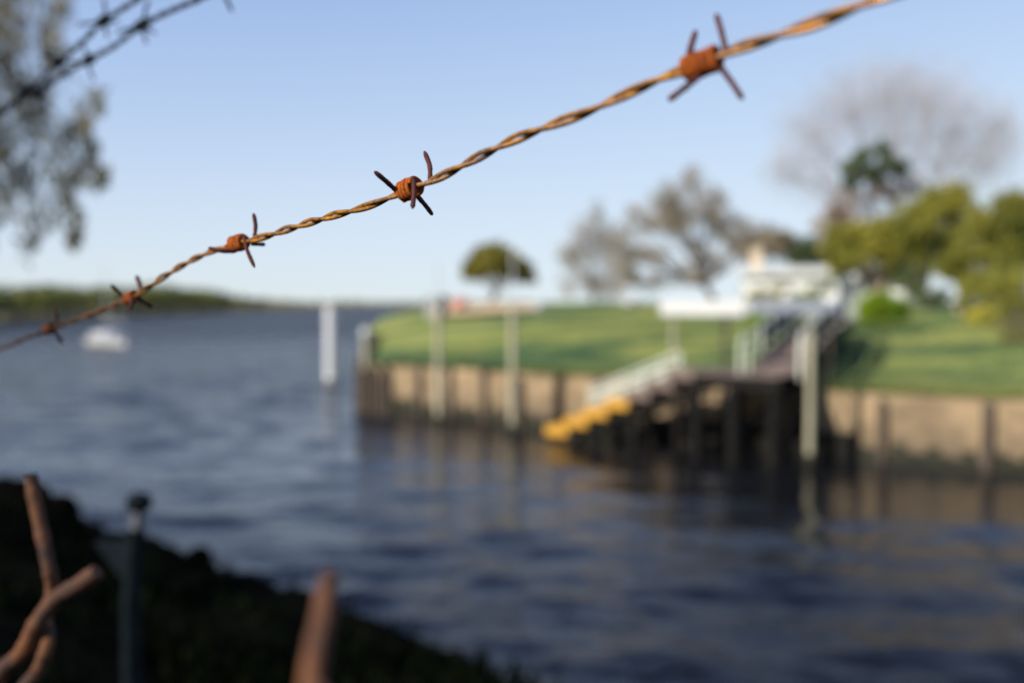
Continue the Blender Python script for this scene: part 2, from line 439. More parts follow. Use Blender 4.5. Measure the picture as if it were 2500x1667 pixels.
def make_lawn():
    rows = [(-4.85, 32.3, 0), (-5.0, 33.6, 1), (-5.4, 36.5, 3), (-6.0, 41, 7), (-6.6, 47, 12), (-7.0, 56, 20), (-5, 76, 40), (15, 125, 80), (300, 420, 400)]
    rights = [(28, 11.5), (29, 13), (31, 16), (36, 20), (44, 26), (55, 36), (90, 60), (160, 110), (500, 300)]
    ns, V, rowsV = 140, [], []
    fine = np.linspace(0, len(rows) - 1, 110)
    for q in fine:
        i = min(int(q), len(rows) - 2); f = q - i
        l = np.array(rows[i][:2]) * (1 - f) + np.array(rows[i + 1][:2]) * f
        r = np.array(rights[i]) * (1 - f) + np.array(rights[i + 1]) * f
        b = rows[i][2] * (1 - f) + rows[i + 1][2] * f
        w = min(1.0, q / 1.0)
        for k in range(ns):
            s = k / (ns - 1)
            straight = l * (1 - s) + r * s
            wp = wall_pt(s * LW)[0] + (l - np.array(rows[0][:2])) * (1 - s)
            p = straight * w + wp * (1 - w) if q < 1 else straight
            dl = p[0] - float(np.interp(p[1], LEFT_Y, LEFT_X))
            z = float(np.interp(b, *Z_PROFILE)) - (.62 * min(1.0, b / 6) * math.exp(-max(dl, 0) / 2.4) if p[1] < 76 else 0)
            bump = .05 * math.sin(p[0] * .9 + 1.3 * math.sin(p[1] * .5)) + .04 * math.sin(p[1] * 1.1 + .7 * p[0])
            V.append((p[0], p[1], z + bump * min(1, b / 1.5)))
    nq = len(fine)
    F = [(i * ns + k, i * ns + k + 1, (i + 1) * ns + k + 1, (i + 1) * ns + k) for i in range(nq - 1) for k in range(ns - 1)]
    # skirts: down the open left end
    base = len(V)
    for i in range(nq):
        x, y, z = V[i * ns]
        V.append((x - .15, y, -2.4))
    F += [(i * ns, (i + 1) * ns, base + i + 1, base + i) for i in range(nq - 1)]
    m = material('mown_grass', (.215, .230, .062), (.042, .085, .036), scale=.30, rough=.95, bump=.5, bscale=9, c3=(.120, .160, .048), sharp=(.44, .57), spec=.1, stretch=(.55, 1.25, 1))
    N, L = m.node_tree.nodes, m.node_tree.links
    p = N['Principled BSDF']; old = p.inputs['Base Color'].links[0].from_socket
    # worn tan patches of bare ground with their own outlines
    tc = [n for n in N if n.bl_idname == 'ShaderNodeTexCoord'][0]
    nz = N.new('ShaderNodeTexNoise'); nz.inputs['Scale'].default_value = .23; nz.inputs['Detail'].default_value = 5
    L.new(tc.outputs['Object'], nz.inputs['Vector'])
    cr = N.new('ShaderNodeValToRGB'); cr.color_ramp.elements[0].position = .60; cr.color_ramp.elements[1].position = .70
    L.new(nz.outputs['Fac'], cr.inputs[0])
    mu = N.new('ShaderNodeMath'); mu.operation = 'MULTIPLY'; mu.inputs[1].default_value = .55
    L.new(cr.outputs[0], mu.inputs[0])
    mx = N.new('ShaderNodeMix'); mx.data_type = 'RGBA'
    L.new(mu.outputs[0], mx.inputs[0]); L.new(old, mx.inputs[6]); mx.inputs[7].default_value = (.25, .20, .075, 1)
    L.new(mx.outputs[2], p.inputs['Base Color'])
    me = mesh_arrays('lawn', V, F, m, smooth=True)
    kind(link('lawn', me), 'structure')
make_lawn()

def grass_tufts():
    N = 26000
    fr = rng.random(N)
    edge = fr < .30
    s_ = rng.random(N) * LW * .85
    P = np.zeros((N, 3)); keep = np.ones(N, bool)
    for i in range(N):
        w, d = wall_pt(s_[i])
        b = rng.uniform(.02, .5) if edge[i] else rng.uniform(.3, 13)
        p = w + NIN * b
        P[i] = (p[0], p[1], land_z(p[0], p[1]) - .03)
    H = np.where(edge, rng.uniform(.06, .24, N), rng.uniform(.03, .09, N)); W = rng.uniform(.012, .03, N)
    A = rng.random(N) * 6.283
    lean = rng.normal(0, .05, (N, 2)); lean[edge] += (-NIN * .06)
    sx = np.stack([np.cos(A) * W, np.sin(A) * W, np.zeros(N)], -1)
    tip = P + np.stack([lean[:, 0], lean[:, 1], H], -1)
    V = np.stack([P - sx, P + sx, tip], 1).reshape(-1, 3)
    m = leaf_mat('grass_blade', (.22, .23, .06), (.11, .15, .045), scale=.2, trans=.2)
    kind(link('grass_tufts', mesh_arrays('grass_tufts', V, np.arange(len(V)).reshape(-1, 3), m)), 'stuff', 'grass blades on the lawn slope and along the wall top')
grass_tufts()

# bare sandy ground beyond the lawn
def flat_patch(name, pts, mat, lift=.03, k='structure'):
    mb = MB()
    cx = np.mean([p[0] for p in pts]); cy = np.mean([p[1] for p in pts])
    dense = []
    for i in range(len(pts)):
        a, b = np.array(pts[i]), np.array(pts[(i + 1) % len(pts)])
        for t in np.linspace(0, 1, 12)[:-1]: dense.append(a * (1 - t) + b * t)
    rings = []
    V = []
    for t in np.linspace(1, .05, 10):
        for d in dense:
            x, y = cx + (d[0] - cx) * t, cy + (d[1] - cy) * t
            V.append((x, y, land_z(x, y) + lift + .06 * min(1, (1 - t) * 8)))
    n = len(dense)
    F = [(i * n + k_, i * n + (k_ + 1) % n, (i + 1) * n + (k_ + 1) % n, (i + 1) * n + k_) for i in range(9) for k_ in range(n)]
    F.append(tuple(9 * n + q for q in range(n)))
    mb.add(V, F)
    o = mb.build(name, mat, smooth=True)
    return kind(o, k)
M['sand'] = material('bare_sandy_ground', (.58, .42, .23), (.48, .36, .20), scale=.5, rough=.95, bump=.2, bscale=6)
flat_patch('sandy_ground', [(-3.9, 46.0), (.8, 44.6), (1.5, 50), (1.0, 58), (-4.6, 60)], M['sand'], .09)

# ------------------------------------------------------------------ bulkhead wall: panels between timber posts
def retaining_wall():
    t = thing('retaining_wall', 'long tan bulkhead wall with dark timber posts below the lawn', 'wall', (P0[0], P0[1], 0))
    org = np.array((P0[0], P0[1], 0))
    edges = [0.0]
    while edges[-1] < LW - 2.3: edges.append(edges[-1] + (1.34 if edges[-1] < 14 else 2.05))
    for i in range(len(edges) - 1):
        s0, s1 = edges[i], edges[i + 1]; step = s1 - s0
        a, d = wall_pt(s0 + .01); b, _ = wall_pt(s1 - .01)
        dirv = (b - a) / np.linalg.norm(b - a)
        c = (a + b) / 2
        out = np.array((dirv[1], -dirv[0]))
        h = 1.50 + random.uniform(-.02, .02)
        mb = MB(org)
        off = random.uniform(-.012, .012)
        mb.box((c[0] + out[0] * off, c[1] + out[1] * off, h / 2 - .5), (step - .02, .10, h + 1.0), (dirv[0], dirv[1], 0))
        mb.build('panel', M['panel'], t)
        ab = MB(org)   # weed-grown tidal band, standing proud and ragged
        m = 9
        for q in range(m):
            f = (q + .5) / m
            x, y = a * (1 - f) + b * f
            hh = .27 + .22 * math.exp(-s0 / 2.5) + .10 * math.sin(q * 2.1 + i) + random.uniform(-.05, .08)
            ab.box((x + out[0] * .075, y + out[1] * .075, hh / 2 - .4), ((step - .02) / m - .004, .05, hh + .8), (dirv[0], dirv[1], 0))
        ab.build('algae_band', M['algae'], t)
        if i % 1 == 0:
            mb = MB(org)
            x, y = a + out * .13
            hh = 1.50 + random.uniform(-.12, .10)
            lean = random.uniform(-.03, .03)
            rad = random.uniform(.085, .115)
            mb.tube([(x, y, -1.6), (x + lean * .4, y, .4), (x + lean, y, hh - .03), (x + lean, y, hh)], [rad * 1.1, rad, rad * .95, rad * .8], 9)
            mb.build('post', M['pile'], t, smooth=True)
    for s_, hh in ((.02, 1.62), (.30, 1.35), (.62, 1.5), (.98, 1.2), (1.25, 1.55)):
        a, d = wall_pt(s_)
        x, y = a + np.array((d[1], -d[0])) * .24
        mb = MB(org); mb.tube([(x, y, -1.6), (x + .02, y, hh)], [.12, .10], 9)
        mb.build('post', M['pile'], t, smooth=True)
    # return wall along the open end, running back from the corner
    for i in range(7):
        a = np.array((-4.85, 32.42)) + np.array((-.09, 1.0)) * i * 1.2
        b = a + np.array((-.09, 1.0)) * 1.18
        c = (a + b) / 2
        mb = MB(org)
        mb.box((c[0], c[1], .30 + .06 * i), (np.linalg.norm(b - a), .10, 2.6 + .12 * i), (b[0] - a[0], b[1] - a[1], 0))
        mb.build('panel', M['panel'], t)
        mb = MB(org)
        mb.tube([(a[0] - .14, a[1], -1.6), (a[0] - .14, a[1], 1.6 + .12 * i)], .11, 9)
        mb.build('post', M['pile'], t, smooth=True)
retaining_wall()

# ------------------------------------------------------------------ near bank under the photographer
def make_bank():
    edge = [(-70, 34), (-26, 33), (-16, 26), (-9.9, 18.9), (-6.2, 14.9), (-2.75, 11.5), (-.25, 9.0), (1.2, 7.2), (3.5, 4.6), (7, 1.0), (14, -8), (22, -20), (30, -60)]
    inner = [(-70, -60), (-40, -40), (-20, -20), (-9, 2), (-5, 3.5), (-2.5, 3.0), (-1.0, 2.2), (.2, 1.4), (.8, .6), (1.6, -1), (5, -12), (8, -30), (8, -60)]
    def resample(P, n):
        P = np.array(P, float); q = np.linspace(0, len(P) - 1, n)
        return np.stack([np.interp(q, np.arange(len(P)), P[:, k]) for k in (0, 1)], -1)
    n = 150
    Ee, Ii = resample(edge, n), resample(inner, n)
    ts = np.linspace(-.10, 1.0, 34)
    V = []
    for t in ts:
        for k in range(n):
            p = Ee[k] * (1 - t) + Ii[k] * t
            z = np.interp(t, [-.1, -.02, .0, .1, .5, 1.0], [-1.6, -.35, .10, .42, 1.15, 1.80])
            nz = .10 * math.sin(p[0] * 2.1 + 1.7 * math.sin(p[1] * 1.3)) + .07 * math.sin(p[1] * 3.3 + p[0] * 1.9)
            V.append((p[0], p[1], z + nz * (1 if t > 0 else .5)))
    V += [(-70, -70, 1.8), (8, -70, 1.8)]
    m = len(ts)
    F = [(i * n + k, (i + 1) * n + k, (i + 1) * n + k + 1, i * n + k + 1) for i in range(m - 1) for k in range(n - 1)]
    mb = MB(); mb.add(V, F)
    cen = len(V)
    mb.add([(p[0], p[1], 1.8) for p in Ii] + [(-70, -60, 1.8)], [tuple(range(n))])
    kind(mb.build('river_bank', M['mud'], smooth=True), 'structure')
    # rank weeds over the bank
    N = 9000
    tt = rng.random(N) ** .8; kk = rng.random(N) * (n - 1)
    # keep to the part that can be looked at
    kk = n * .12 + kk * .62
    k0 = np.clip(kk.astype(int), 0, n - 2); f = (kk - k0)[:, None]
    Pe = Ee[k0] * (1 - f) + Ee[k0 + 1] * f; Pi = Ii[k0] * (1 - f) + Ii[k0 + 1] * f
    tt = tt * .95 + .03
    XY = Pe * (1 - tt[:, None]) + Pi * tt[:, None]
    Z = np.interp(tt, [0, .1, .5, 1.0], [.10, .42, 1.15, 1.80])
    H = rng.uniform(.10, .32, N); W = rng.uniform(.015, .04, N); A = rng.random(N) * 6.283
    lean = rng.normal(0, .10, (N, 2))
    c = np.stack([XY[:, 0], XY[:, 1], Z - .06], -1)
    sx = np.stack([np.cos(A) * W, np.sin(A) * W, np.zeros(N)], -1)
    mid = c + np.stack([lean[:, 0] * .4, lean[:, 1] * .4, H * .6], -1)
    tip = c + np.stack([lean[:, 0], lean[:, 1], H], -1)
    V = np.stack([c - sx, c + sx, mid + sx * .8, tip, mid - sx * .8], 1).reshape(-1, 3)
    b = np.arange(N)[:, None] * 5
    me = bpy.data.meshes.new('bank_weeds')
    F = np.concatenate([b + np.array([0, 1, 2, 4])], 1)
    F3 = b + np.array([4, 2, 3])
    me.from_pydata(V.tolist(), [], F.tolist() + F3.tolist())
    me.materials.append(M['weed'])
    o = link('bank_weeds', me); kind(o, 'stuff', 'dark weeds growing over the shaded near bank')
make_bank()

def rock(px, py, w, h, label, name='rock', mat='rock', d=None, group='dark rocks along the near bank', cat='rock', seed=1, sink=.35):
    c = on_z(px, py, .12) if d is None else at(px, py, d)
    s = np.linalg.norm(c - np.array((0, 0, CAM_Z))) / FPX
    rx, rz = w * s / 2, h * s / 2
    r = np.random.default_rng(seed)
    V, F = [], []
    n, m = 12, 8
    ph = r.uniform(0, 6.28, 6)
    for i in range(m + 1):
        th = math.pi * i / m
        for k in range(n):
            a = 2 * math.pi * k / n
            d3 = np.array((math.sin(th) * math.cos(a), math.sin(th) * math.sin(a), math.cos(th)))
            q = 1 + .16 * math.sin(3 * d3[0] + ph[0]) + .14 * math.sin(4 * d3[1] + ph[1]) + .13 * math.sin(3.5 * d3[2] + ph[2]) + r.uniform(-.05, .05) * math.sin(th)
            q = min(q, 1.08)
            V.append(c + d3 * q * np.array((rx, rx * .9, rz)))
    for i in range(m):
        for k in range(n):
            a, b = i * n + k, i * n + (k + 1) % n
            F.append((a, a + n, b + n, b))
    mb = MB(c); mb.add(V, F)
    o = mb.build(name, M[mat])
    return tag(o, label, cat, group)
for i, (px, py, w, h, lab) in enumerate([
        (15, 1232, 220, 120, 'broad dark rock at the left edge behind the upright rusty prong'),
        (150, 1262, 85, 110, 'dark rock right of the upright rusty prong, against the water'),
        (245, 1345, 110, 90, 'low dark rock just left of the capped iron stake'),
        (400, 1402, 130, 70, 'flat dark rock just right of the capped iron stake'),
        (490, 1385, 85, 95, 'blocky upright dark rock with a steep right side'),
        (600, 1455, 130, 70, 'low dark rock midway between blocky rock and leaning rusty wire end'),
        (745, 1490, 120, 95, 'dark rock directly behind the blurred thick rusty wire end'),
        (880, 1565, 140, 90, 'low dark rock right of the blurred thick rusty wire end'),
        (990, 1612, 120, 80, 'small dark rock second from the right end of the bank'),
        (1100, 1640, 120, 100, 'rounded dark rock at the right end of the bank'),
        ]):
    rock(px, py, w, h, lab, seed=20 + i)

# ------------------------------------------------------------------ far shore
SHORE = [(-900, 880, 45), (-300, 815, 0), (0, 792, 0), (200, 779, 0), (480, 765, 0), (640, 757.5, 0), (800, 750.5, 0), (1000, 745, 0), (1400, 742.0, 0)]
SH = np.array([on_z(a, b)[:2] for a, b, _ in SHORE])
def make_far_shore():
    n = 160
    q = np.linspace(0, len(SH) - 1, n)
    W = np.stack([np.interp(q, np.arange(len(SH)), SH[:, k]) for k in (0, 1)], -1)
    V = []
    for off, z in ((0, -1.0), (2, .35), (8, .8), (40, 1.0), (400, 1.2), (3000, 2.0)):
        for p in W:
            out = p / np.linalg.norm(p)
            V.append((p[0] + out[0] * off, p[1] + out[1] * off, z))
    F = [(i * n + k, i * n + k + 1, (i + 1) * n + k + 1, (i + 1) * n + k) for i in range(5) for k in range(n - 1)]
    m = material('dry_reed_ground', (.21, .17, .09), (.15, .125, .06), scale=.03, rough=1.0)
    kind(link('far_shore', mesh_arrays('far_shore', V, F, m)), 'structure')
    # reeds strip
    N = 16000
    u = rng.random(N) ** .55
    qq = u * (len(SH) - 1.001); qq = np.clip(qq, .6, None)
    px = np.interp(qq, np.arange(len(SH)), SH[:, 0]); py = np.interp(qq, np.arange(len(SH)), SH[:, 1])
    D = np.hypot(px, py); ux, uy = px / D, py / D
    off = rng.uniform(1, 9, N)
    c = np.stack([px + ux * off, py + uy * off, np.full(N, .3)], -1)
    H = rng.uniform(.7, 1.7, N); w = rng.uniform(.2, .6, N)
    sx = np.stack([uy * w, -ux * w, np.zeros(N)], -1)
    tip = c + np.stack([rng.normal(0, .2, N), rng.normal(0, .2, N), H], -1)
    V = np.stack([c - sx, c + sx, tip + sx * .35, tip - sx * .35], 1).reshape(-1, 3)
    F = np.arange(N * 4).reshape(-1, 4)
    m = material('straw_reed', (.52, .41, .21), (.38, .30, .14), scale=.05, rough=.95, island=.25)
    kind(link('reed_bed', mesh_arrays('reed_bed', V, F, m)), 'stuff', 'straw coloured reeds along the far river shore')
    # far wood: leaf clumps on crowns along the shore, behind the reeds
    cs = []
    heights = ([-900, -300, 0, 120, 200, 300, 420, 500, 560, 620, 680, 760, 1000, 1400], [660, 680, 697, 692, 697, 690, 696, 702, 712, 724, 731, 733.5, 735, 735.5])
    for k in range(620):
        x = -600 + 1900 * rng.random() ** 1.0
        base = np.interp(x, [a for a, _, _ in SHORE], [b for _, b, _ in SHORE])
        p = on_z(x, base)
        D = np.hypot(p[0], p[1]); out = p[:2] / D
        off = rng.uniform(9, 40)
        top_px = np.interp(x, *heights) + rng.normal(0, 3)
        d = (D + off)
        ztop = CAM_Z + (737 - top_px) / FPX * d
        ztop = max(ztop, 2.2) * rng.uniform(.72, 1.0)
        cs.append((p[0] + out[0] * off, p[1] + out[1] * off, ztop))
    Vs = []
    for (x, y, zt) in cs:
        n = 150
        r = zt * .42
        d3 = rng.normal(0, 1, (n, 3)); d3 /= np.linalg.norm(d3, axis=1)[:, None]
        q = rng.random(n) ** .4
        c = np.stack([x + d3[:, 0] * r * q * 1.1, y + d3[:, 1] * r * q * 1.1, zt * .56 + d3[:, 2] * zt * .44 * q], -1)
        s = rng.uniform(.10, .22, n) * max(1.4, zt * .32)
        a = rng.normal(0, 1, (n, 3)); a /= np.linalg.norm(a, axis=1)[:, None]
        b = np.cross(a, d3); b /= (np.linalg.norm(b, axis=1)[:, None] + 1e-6)
        a *= s[:, None]; b *= s[:, None] * .8
        Vs.append(np.stack([c - a, c - b, c + a, c + b], 1))
    V = np.concatenate(Vs).reshape(-1, 3)
    m = leaf_mat('far_wood_leaf', (.18, .185, .045), (.055, .075, .026), scale=.055, trans=.15, isl=.35)
    kind(link('far_wood', mesh_arrays('far_wood', V, np.arange(len(V)).reshape(-1, 4), m)), 'stuff', 'low dark green wood along the far river shore')
make_far_shore()

# ------------------------------------------------------------------ trees
def smooth_path(P, n):
    P = np.array(P, float)
    m = len(P)
    out = []
    for i in range(m - 1):
        p0, p1, p2, p3 = P[max(i - 1, 0)], P[i], P[i + 1], P[min(i + 2, m - 1)]
        for t in np.linspace(0, 1, n, endpoint=False):
            out.append(.5 * ((2 * p1) + (-p0 + p2) * t + (2 * p0 - 5 * p1 + 4 * p2 - p3) * t * t + (-p0 + 3 * p1 - 3 * p2 + p3) * t ** 3))
    out.append(P[-1])
    return np.array(out)
def quads(c, s, rs, up=None, aspect=.5, align=None):
    n = len(c)
    a = rs.normal(0, 1, (n, 3)) if align is None else align + rs.normal(0, .35, (n, 3))
    a /= np.linalg.norm(a, axis=1)[:, None]
    b = np.cross(a, rs.normal(0, 1, (n, 3))); b /= np.linalg.norm(b, axis=1)[:, None] + 1e-6
    s = np.asarray(s).reshape(-1, 1)
    return np.stack([c - a * s, c - b * s * aspect, c + a * s, c + b * s * aspect], 1).reshape(-1, 3)

def tree(name, label, cat, base, blobs, trunk_r, leaf, bark, clumps, per, size, seed, group=None, spread=.45, aspect=.55,
         bare=False, tops=None, hang=False, shell=.5, part='crown'):
    """base: world point; blobs: (centre, radii) in world space; limbs grow from the trunk to every blob"""
    rs = np.random.default_rng(seed)
    base = np.asarray(base, float)
    t = thing(name, label, cat, base, group)
    tk = MB(base)
    cen = np.mean([b[0] for b in blobs], axis=0)
    lowest = min(b[0][2] - b[1][2] for b in blobs)
    fork = base + (cen - base) * .42
    fork[2] = max(base[2] + .6, min(fork[2], lowest + .25 * (cen[2] - lowest)))
    mids = [base + (fork - base) * q + np.array((rs.normal(0, .06), rs.normal(0, .06), 0)) * (fork[2] - base[2]) * (1 if 0 < q < 1 else 0) for q in (0, .35, .7, 1)]
    mids[0] = mids[0] - np.array((0, 0, .4))
    tk.tube(mids, [trunk_r * 1.35, trunk_r, trunk_r * .85, trunk_r * .7], 9)
    total = sum(b[1][0] * b[1][1] * b[1][2] for b in blobs) ** 1
    tw = MB(base)
    Vs = []
    wsum = sum((b[1][0] * b[1][2]) for b in blobs)
    for (c, r) in blobs:
        c, r = np.asarray(c, float), np.asarray(r, float)
        m1 = fork * .55 + c * .45 + rs.normal(0, .08, 3) * r
        m1[2] -= .12 * r[2]
        bs = (.15 if bare else 1.0) * min(1.0, .25 + .75 * float(np.mean(r)) / max(float(np.mean(bb[1])) for bb in blobs))
        start = fork - np.array((0, 0, trunk_r))
        if hang:      # boughs: outer sprays spring from the nearest heavy limb and arch over
            big = [bb for bb in blobs if np.mean(bb[1]) > 1.4]
            if np.mean(r) < 1.4:
                near = min(big, key=lambda bb: np.linalg.norm(np.asarray(bb[0]) - c))
                start = np.asarray(near[0], float)
                m1 = start * .45 + c * .55 + np.array((0, 0, .35 + .12 * np.linalg.norm(start - c))) + rs.normal(0, .25, 3)
                bs = .10
            else:
                bs = .7
        tk.tube(smooth_path([start, m1, c], 5) if hang else [start, m1, c], list(np.interp(np.linspace(0, 1, 11 if hang else 3), (0, .5, 1), (trunk_r * .6 * bs, trunk_r * .36 * bs, trunk_r * .16 * bs))), 6)
        nc = max(3, int(clumps * r[0] * r[2] / wsum * (1.9 if hang and np.mean(r) < 1.4 else 1)))
        d3 = rs.normal(0, 1, (nc, 3)); d3 /= np.linalg.norm(d3, axis=1)[:, None]
        q = (rs.random(nc) * (1 - shell) + shell) ** .7
        cc = c + d3 * r * q[:, None]
        for i, e in enumerate(cc):
            tr = trunk_r * (.09 if not bare else .07) * bs
            mm = (c * .55 + e * .45) + rs.normal(0, .10, 3) * r
            if i < 60:
                q0 = .7 if not bare else rs.uniform(.15, 1.0)
                tw.tube([m1 * (1 - q0) + c * q0, mm, e] if not hang else smooth_path([m1 * (1 - q0) + c * q0, mm + np.array((0, 0, .12)), e - np.array((0, 0, .15))], 2), [tr, tr * .7, tr * .3] if not hang else [tr * .8, tr * .7, tr * .6, tr * .45, tr * .3], 4, cap=False)
            cr = float(np.mean(r)) * spread
            n = per
            g = np.clip(rs.normal(0, .5, (n, 3)), -.85, .85) * cr
            if hang:
                g[:, 2] = g[:, 2] * 1.5 - np.minimum(np.abs(rs.normal(0, .5, n)), 1.0) * cr; g[:, :2] *= .9
            pts = e + g
            if bare:
                outd = (pts - base); outd /= np.linalg.norm(outd, axis=1)[:, None]
                outd[:, 2] += .35
                Vs.append(quads(pts, rs.uniform(.5, 1.2, n) * size, rs, aspect=aspect, align=outd + rs.normal(0, .55, (n, 3))))
            else:
                al = None
                if hang: al = np.tile(np.array((0, 0, -1.0)), (n, 1))
                Vs.append(quads(pts, rs.uniform(.6, 1.3, n) * size, rs, aspect=aspect, align=al))
    tk.build('trunk', M[bark], t, smooth=True)
    tw.build('branches', M[bark], t)['kind'] = 'stuff'
    V = np.concatenate(Vs) - base
    link(part, mesh_arrays(part, V, np.arange(len(V)).reshape(-1, 4), M[leaf]), t)['kind'] = 'stuff'
    return t
def pxblobs(L, d, depth=.8):
    out = []
    for i, (x, y, rx, ry) in enumerate(L):
        s = d / FPX
        dd = d + ((i * 37) % 11 - 5) / 5 * rx * s * .35
        out.append((at(x, y, dd), (rx * s, rx * s * depth, ry * s)))
    return out
def ground_at(px, d):
    x = (px - CX) / FPX * d
    return np.array((x, d, land_z(x, d)))

tree('umbrella_tree', 'lone umbrella shaped tree with flat bottomed olive crown on the lawn edge', 'tree', ground_at(1200, 60),
     pxblobs([(1205, 640, 50, 34), (1160, 655, 28, 30), (1144, 668, 16, 18), (1255, 652, 36, 30), (1208, 612, 34, 18), (1178, 622, 22, 18), (1285, 668, 22, 20), (1302, 680, 10, 10), (1240, 625, 20, 16)], 60), .17, 'leaf_umbrella', 'bark', 420, 22, .12, 1, shell=.35, spread=.5)
tree('grey_tree', 'small thin grey tree leaning left beside the larger grey tree', 'tree', ground_at(1452, 74),
     pxblobs([(1420, 560, 26, 30), (1385, 620, 26, 36), (1490, 700, 40, 34), (1400, 650, 32, 45), (1440, 600, 40, 50), (1482, 590, 36, 60), (1460, 515, 18, 36), (1376, 705, 22, 30), (1500, 660, 30, 40), (1440, 690, 45, 30)], 74), .16, 'leaf_grey', 'bark', 290, 22, .085, 2, 'grey trees on the lawn', spread=.5)
tree('grey_tree', 'large patchy grey brown tree with sky showing through, behind the white board', 'tree', ground_at(1745, 66),
     pxblobs([(1512, 610, 36, 50), (1530, 690, 34, 30), (1600, 690, 50, 22), (1670, 665, 40, 24), (1735, 640, 36, 26), (1845, 600, 40, 30), (1660, 520, 60, 50), (1535, 660, 22, 40), (1570, 540, 45, 40), (1625, 480, 45, 35), (1690, 440, 40, 32), (1640, 550, 55, 40), (1735, 500, 45, 45), (1785, 575, 50, 40), (1600, 625, 50, 30), (1700, 610, 45, 28), (1800, 610, 40, 26), (1550, 600, 25, 45), (1830, 570, 46, 34), (1760, 540, 46, 40), (1880, 600, 30, 24)], 66), .24, 'leaf_grey', 'bark', 600, 24, .095, 3, 'grey trees on the lawn', spread=.42)
tree('bare_tree', 'very tall pale bare tree with fine pinkish twigs above all others', 'tree', ground_at(2210, 60),
     pxblobs([(1985, 330, 70, 70), (2070, 260, 70, 80), (2170, 220, 70, 65), (2270, 240, 75, 70), (2350, 310, 75, 80), (2420, 390, 60, 70), (1915, 420, 40, 45), (2010, 440, 70, 45), (2300, 400, 80, 50), (2180, 340, 80, 70), (2450, 300, 40, 50)], 60), .30, 'twig', 'pink_bark', 2000, 12, .30, 4, bare=True, aspect=.034, spread=1.25, part='twigs', shell=.0)
tree('conifer', 'dark green conifer top standing against the bare tree', 'tree', ground_at(2140, 56),
     pxblobs([(2110, 378, 26, 18), (2150, 365, 18, 24), (2080, 412, 30, 16), (2180, 400, 34, 14), (2205, 425, 26, 12), (2120, 425, 46, 22), (2070, 445, 22, 14)], 56), .16, 'leaf_dark', 'bark', 110, 18, .15, 5, shell=.1, spread=.6)
tree('russet_tree', 'thin russet brown tree below the dark conifer top', 'tree', ground_at(2090, 57),
     pxblobs([(2050, 500, 45, 40), (2120, 470, 50, 32), (2190, 475, 40, 32), (2020, 560, 40, 45), (2090, 540, 50, 40), (2230, 450, 30, 26)], 57), .16, 'leaf_rust', 'bark', 120, 24, .11, 6, spread=.5)
tree('tan_tree', 'tan leaved small tree rising behind the white house roof', 'tree', ground_at(1880, 82),
     pxblobs([(1880, 590, 42, 34), (1845, 620, 30, 26), (1920, 600, 34, 36)], 82), .16, 'leaf_tan', 'bark', 120, 22, .16, 7)
tree('dark_tree', 'compact dark olive tree rising behind the middle of the white house roof', 'tree', ground_at(1985, 81),
     pxblobs([(1985, 612, 48, 30), (1960, 630, 36, 22), (2020, 625, 30, 26)], 81), .16, 'leaf_dark', 'bark', 130, 24, .16, 8, shell=.3)
tree('olive_tree', 'broad olive green tree with several trunks beside the white house', 'tree', ground_at(2120, 46),
     pxblobs([(2095, 610, 50, 50), (2080, 595, 40, 44), (2160, 575, 60, 45), (2235, 545, 60, 50), (2295, 500, 50, 45), (2345, 480, 40, 36), (2190, 620, 55, 45), (2270, 600, 55, 45), (2060, 640, 30, 40), (2230, 660, 38, 34), (2040, 590, 30, 50), (2185, 680, 20, 24), (2335, 560, 40, 40), (2345, 620, 30, 30)], 46), .15, 'leaf_olive', 'pink_bark', 640, 34, .10, 9, shell=.4)
tree('olive_tree', 'dense mid green tree at the right edge with a leaning pinkish trunk', 'tree', ground_at(2338, 40),
     pxblobs([(2420, 540, 55, 45), (2470, 510, 45, 45), (2380, 600, 50, 45), (2440, 620, 60, 55), (2500, 590, 50, 60), (2345, 640, 30, 40), (2312, 650, 32, 34), (2365, 690, 34, 30), (2540, 540, 60, 70)], 40), .14, 'leaf_olive2', 'pink_bark', 520, 34, .09, 10, shell=.4)

def shrub(name, label, px, d, blobs, leaf, seed, group=None, clumps=70, per=26, size=.05, cat='shrub'):
    return tree(name, label, cat, ground_at(px, d), pxblobs(blobs, d, 1.0), .035, leaf, 'bark', clumps, per, size, seed, group, shell=.3, part='foliage')
shrub('hedge_shrub', 'bright green clipped shrub right of the footbridge end', 2150, 34, [(2150, 748, 52, 34), (2112, 756, 30, 28), (2192, 758, 30, 26), (2150, 772, 56, 20)], 'leaf_bright', 31, 'bright green shrubs', clumps=260, size=.06)
shrub('hedge_shrub', 'low bright green shrub below the grey board panel', 1880, 34, [(1880, 782, 42, 13), (1850, 784, 24, 10), (1915, 784, 24, 10)], 'leaf_bright', 32, 'bright green shrubs', clumps=150, size=.05)
shrub('hedge_shrub', 'small bright green shrub between white globe lamp and footbridge rails', 1975, 40, [(1975, 738, 26, 20), (1995, 745, 18, 14)], 'leaf_bright', 33, 'bright green shrubs', clumps=110, size=.05)
shrub('garden_hedge', 'low green hedge along the foot of the white house wall', 1880, 57, [(1840, 719, 36, 14), (1890, 717, 44, 14), (1940, 716, 34, 14), (2025, 702, 18, 18), (1985, 712, 22, 14)], 'leaf_olive2', 34, None, cat='hedge', size=.09)
shrub('yellow_shrub', 'small yellow flowering shrub at the right side of the lawn', 2395, 33, [(2395, 776, 28, 24), (2378, 786, 18, 16)], 'leaf_yellow', 35, None, clumps=110, size=.06)
shrub('dark_shrub', 'tall dark green shrub in front of the shaded house wall', 2220, 45, [(2215, 690, 26, 36), (2240, 712, 26, 24), (2200, 660, 20, 24), (2252, 684, 18, 26)], 'leaf_dark', 36, 'dark shrubs', size=.07)
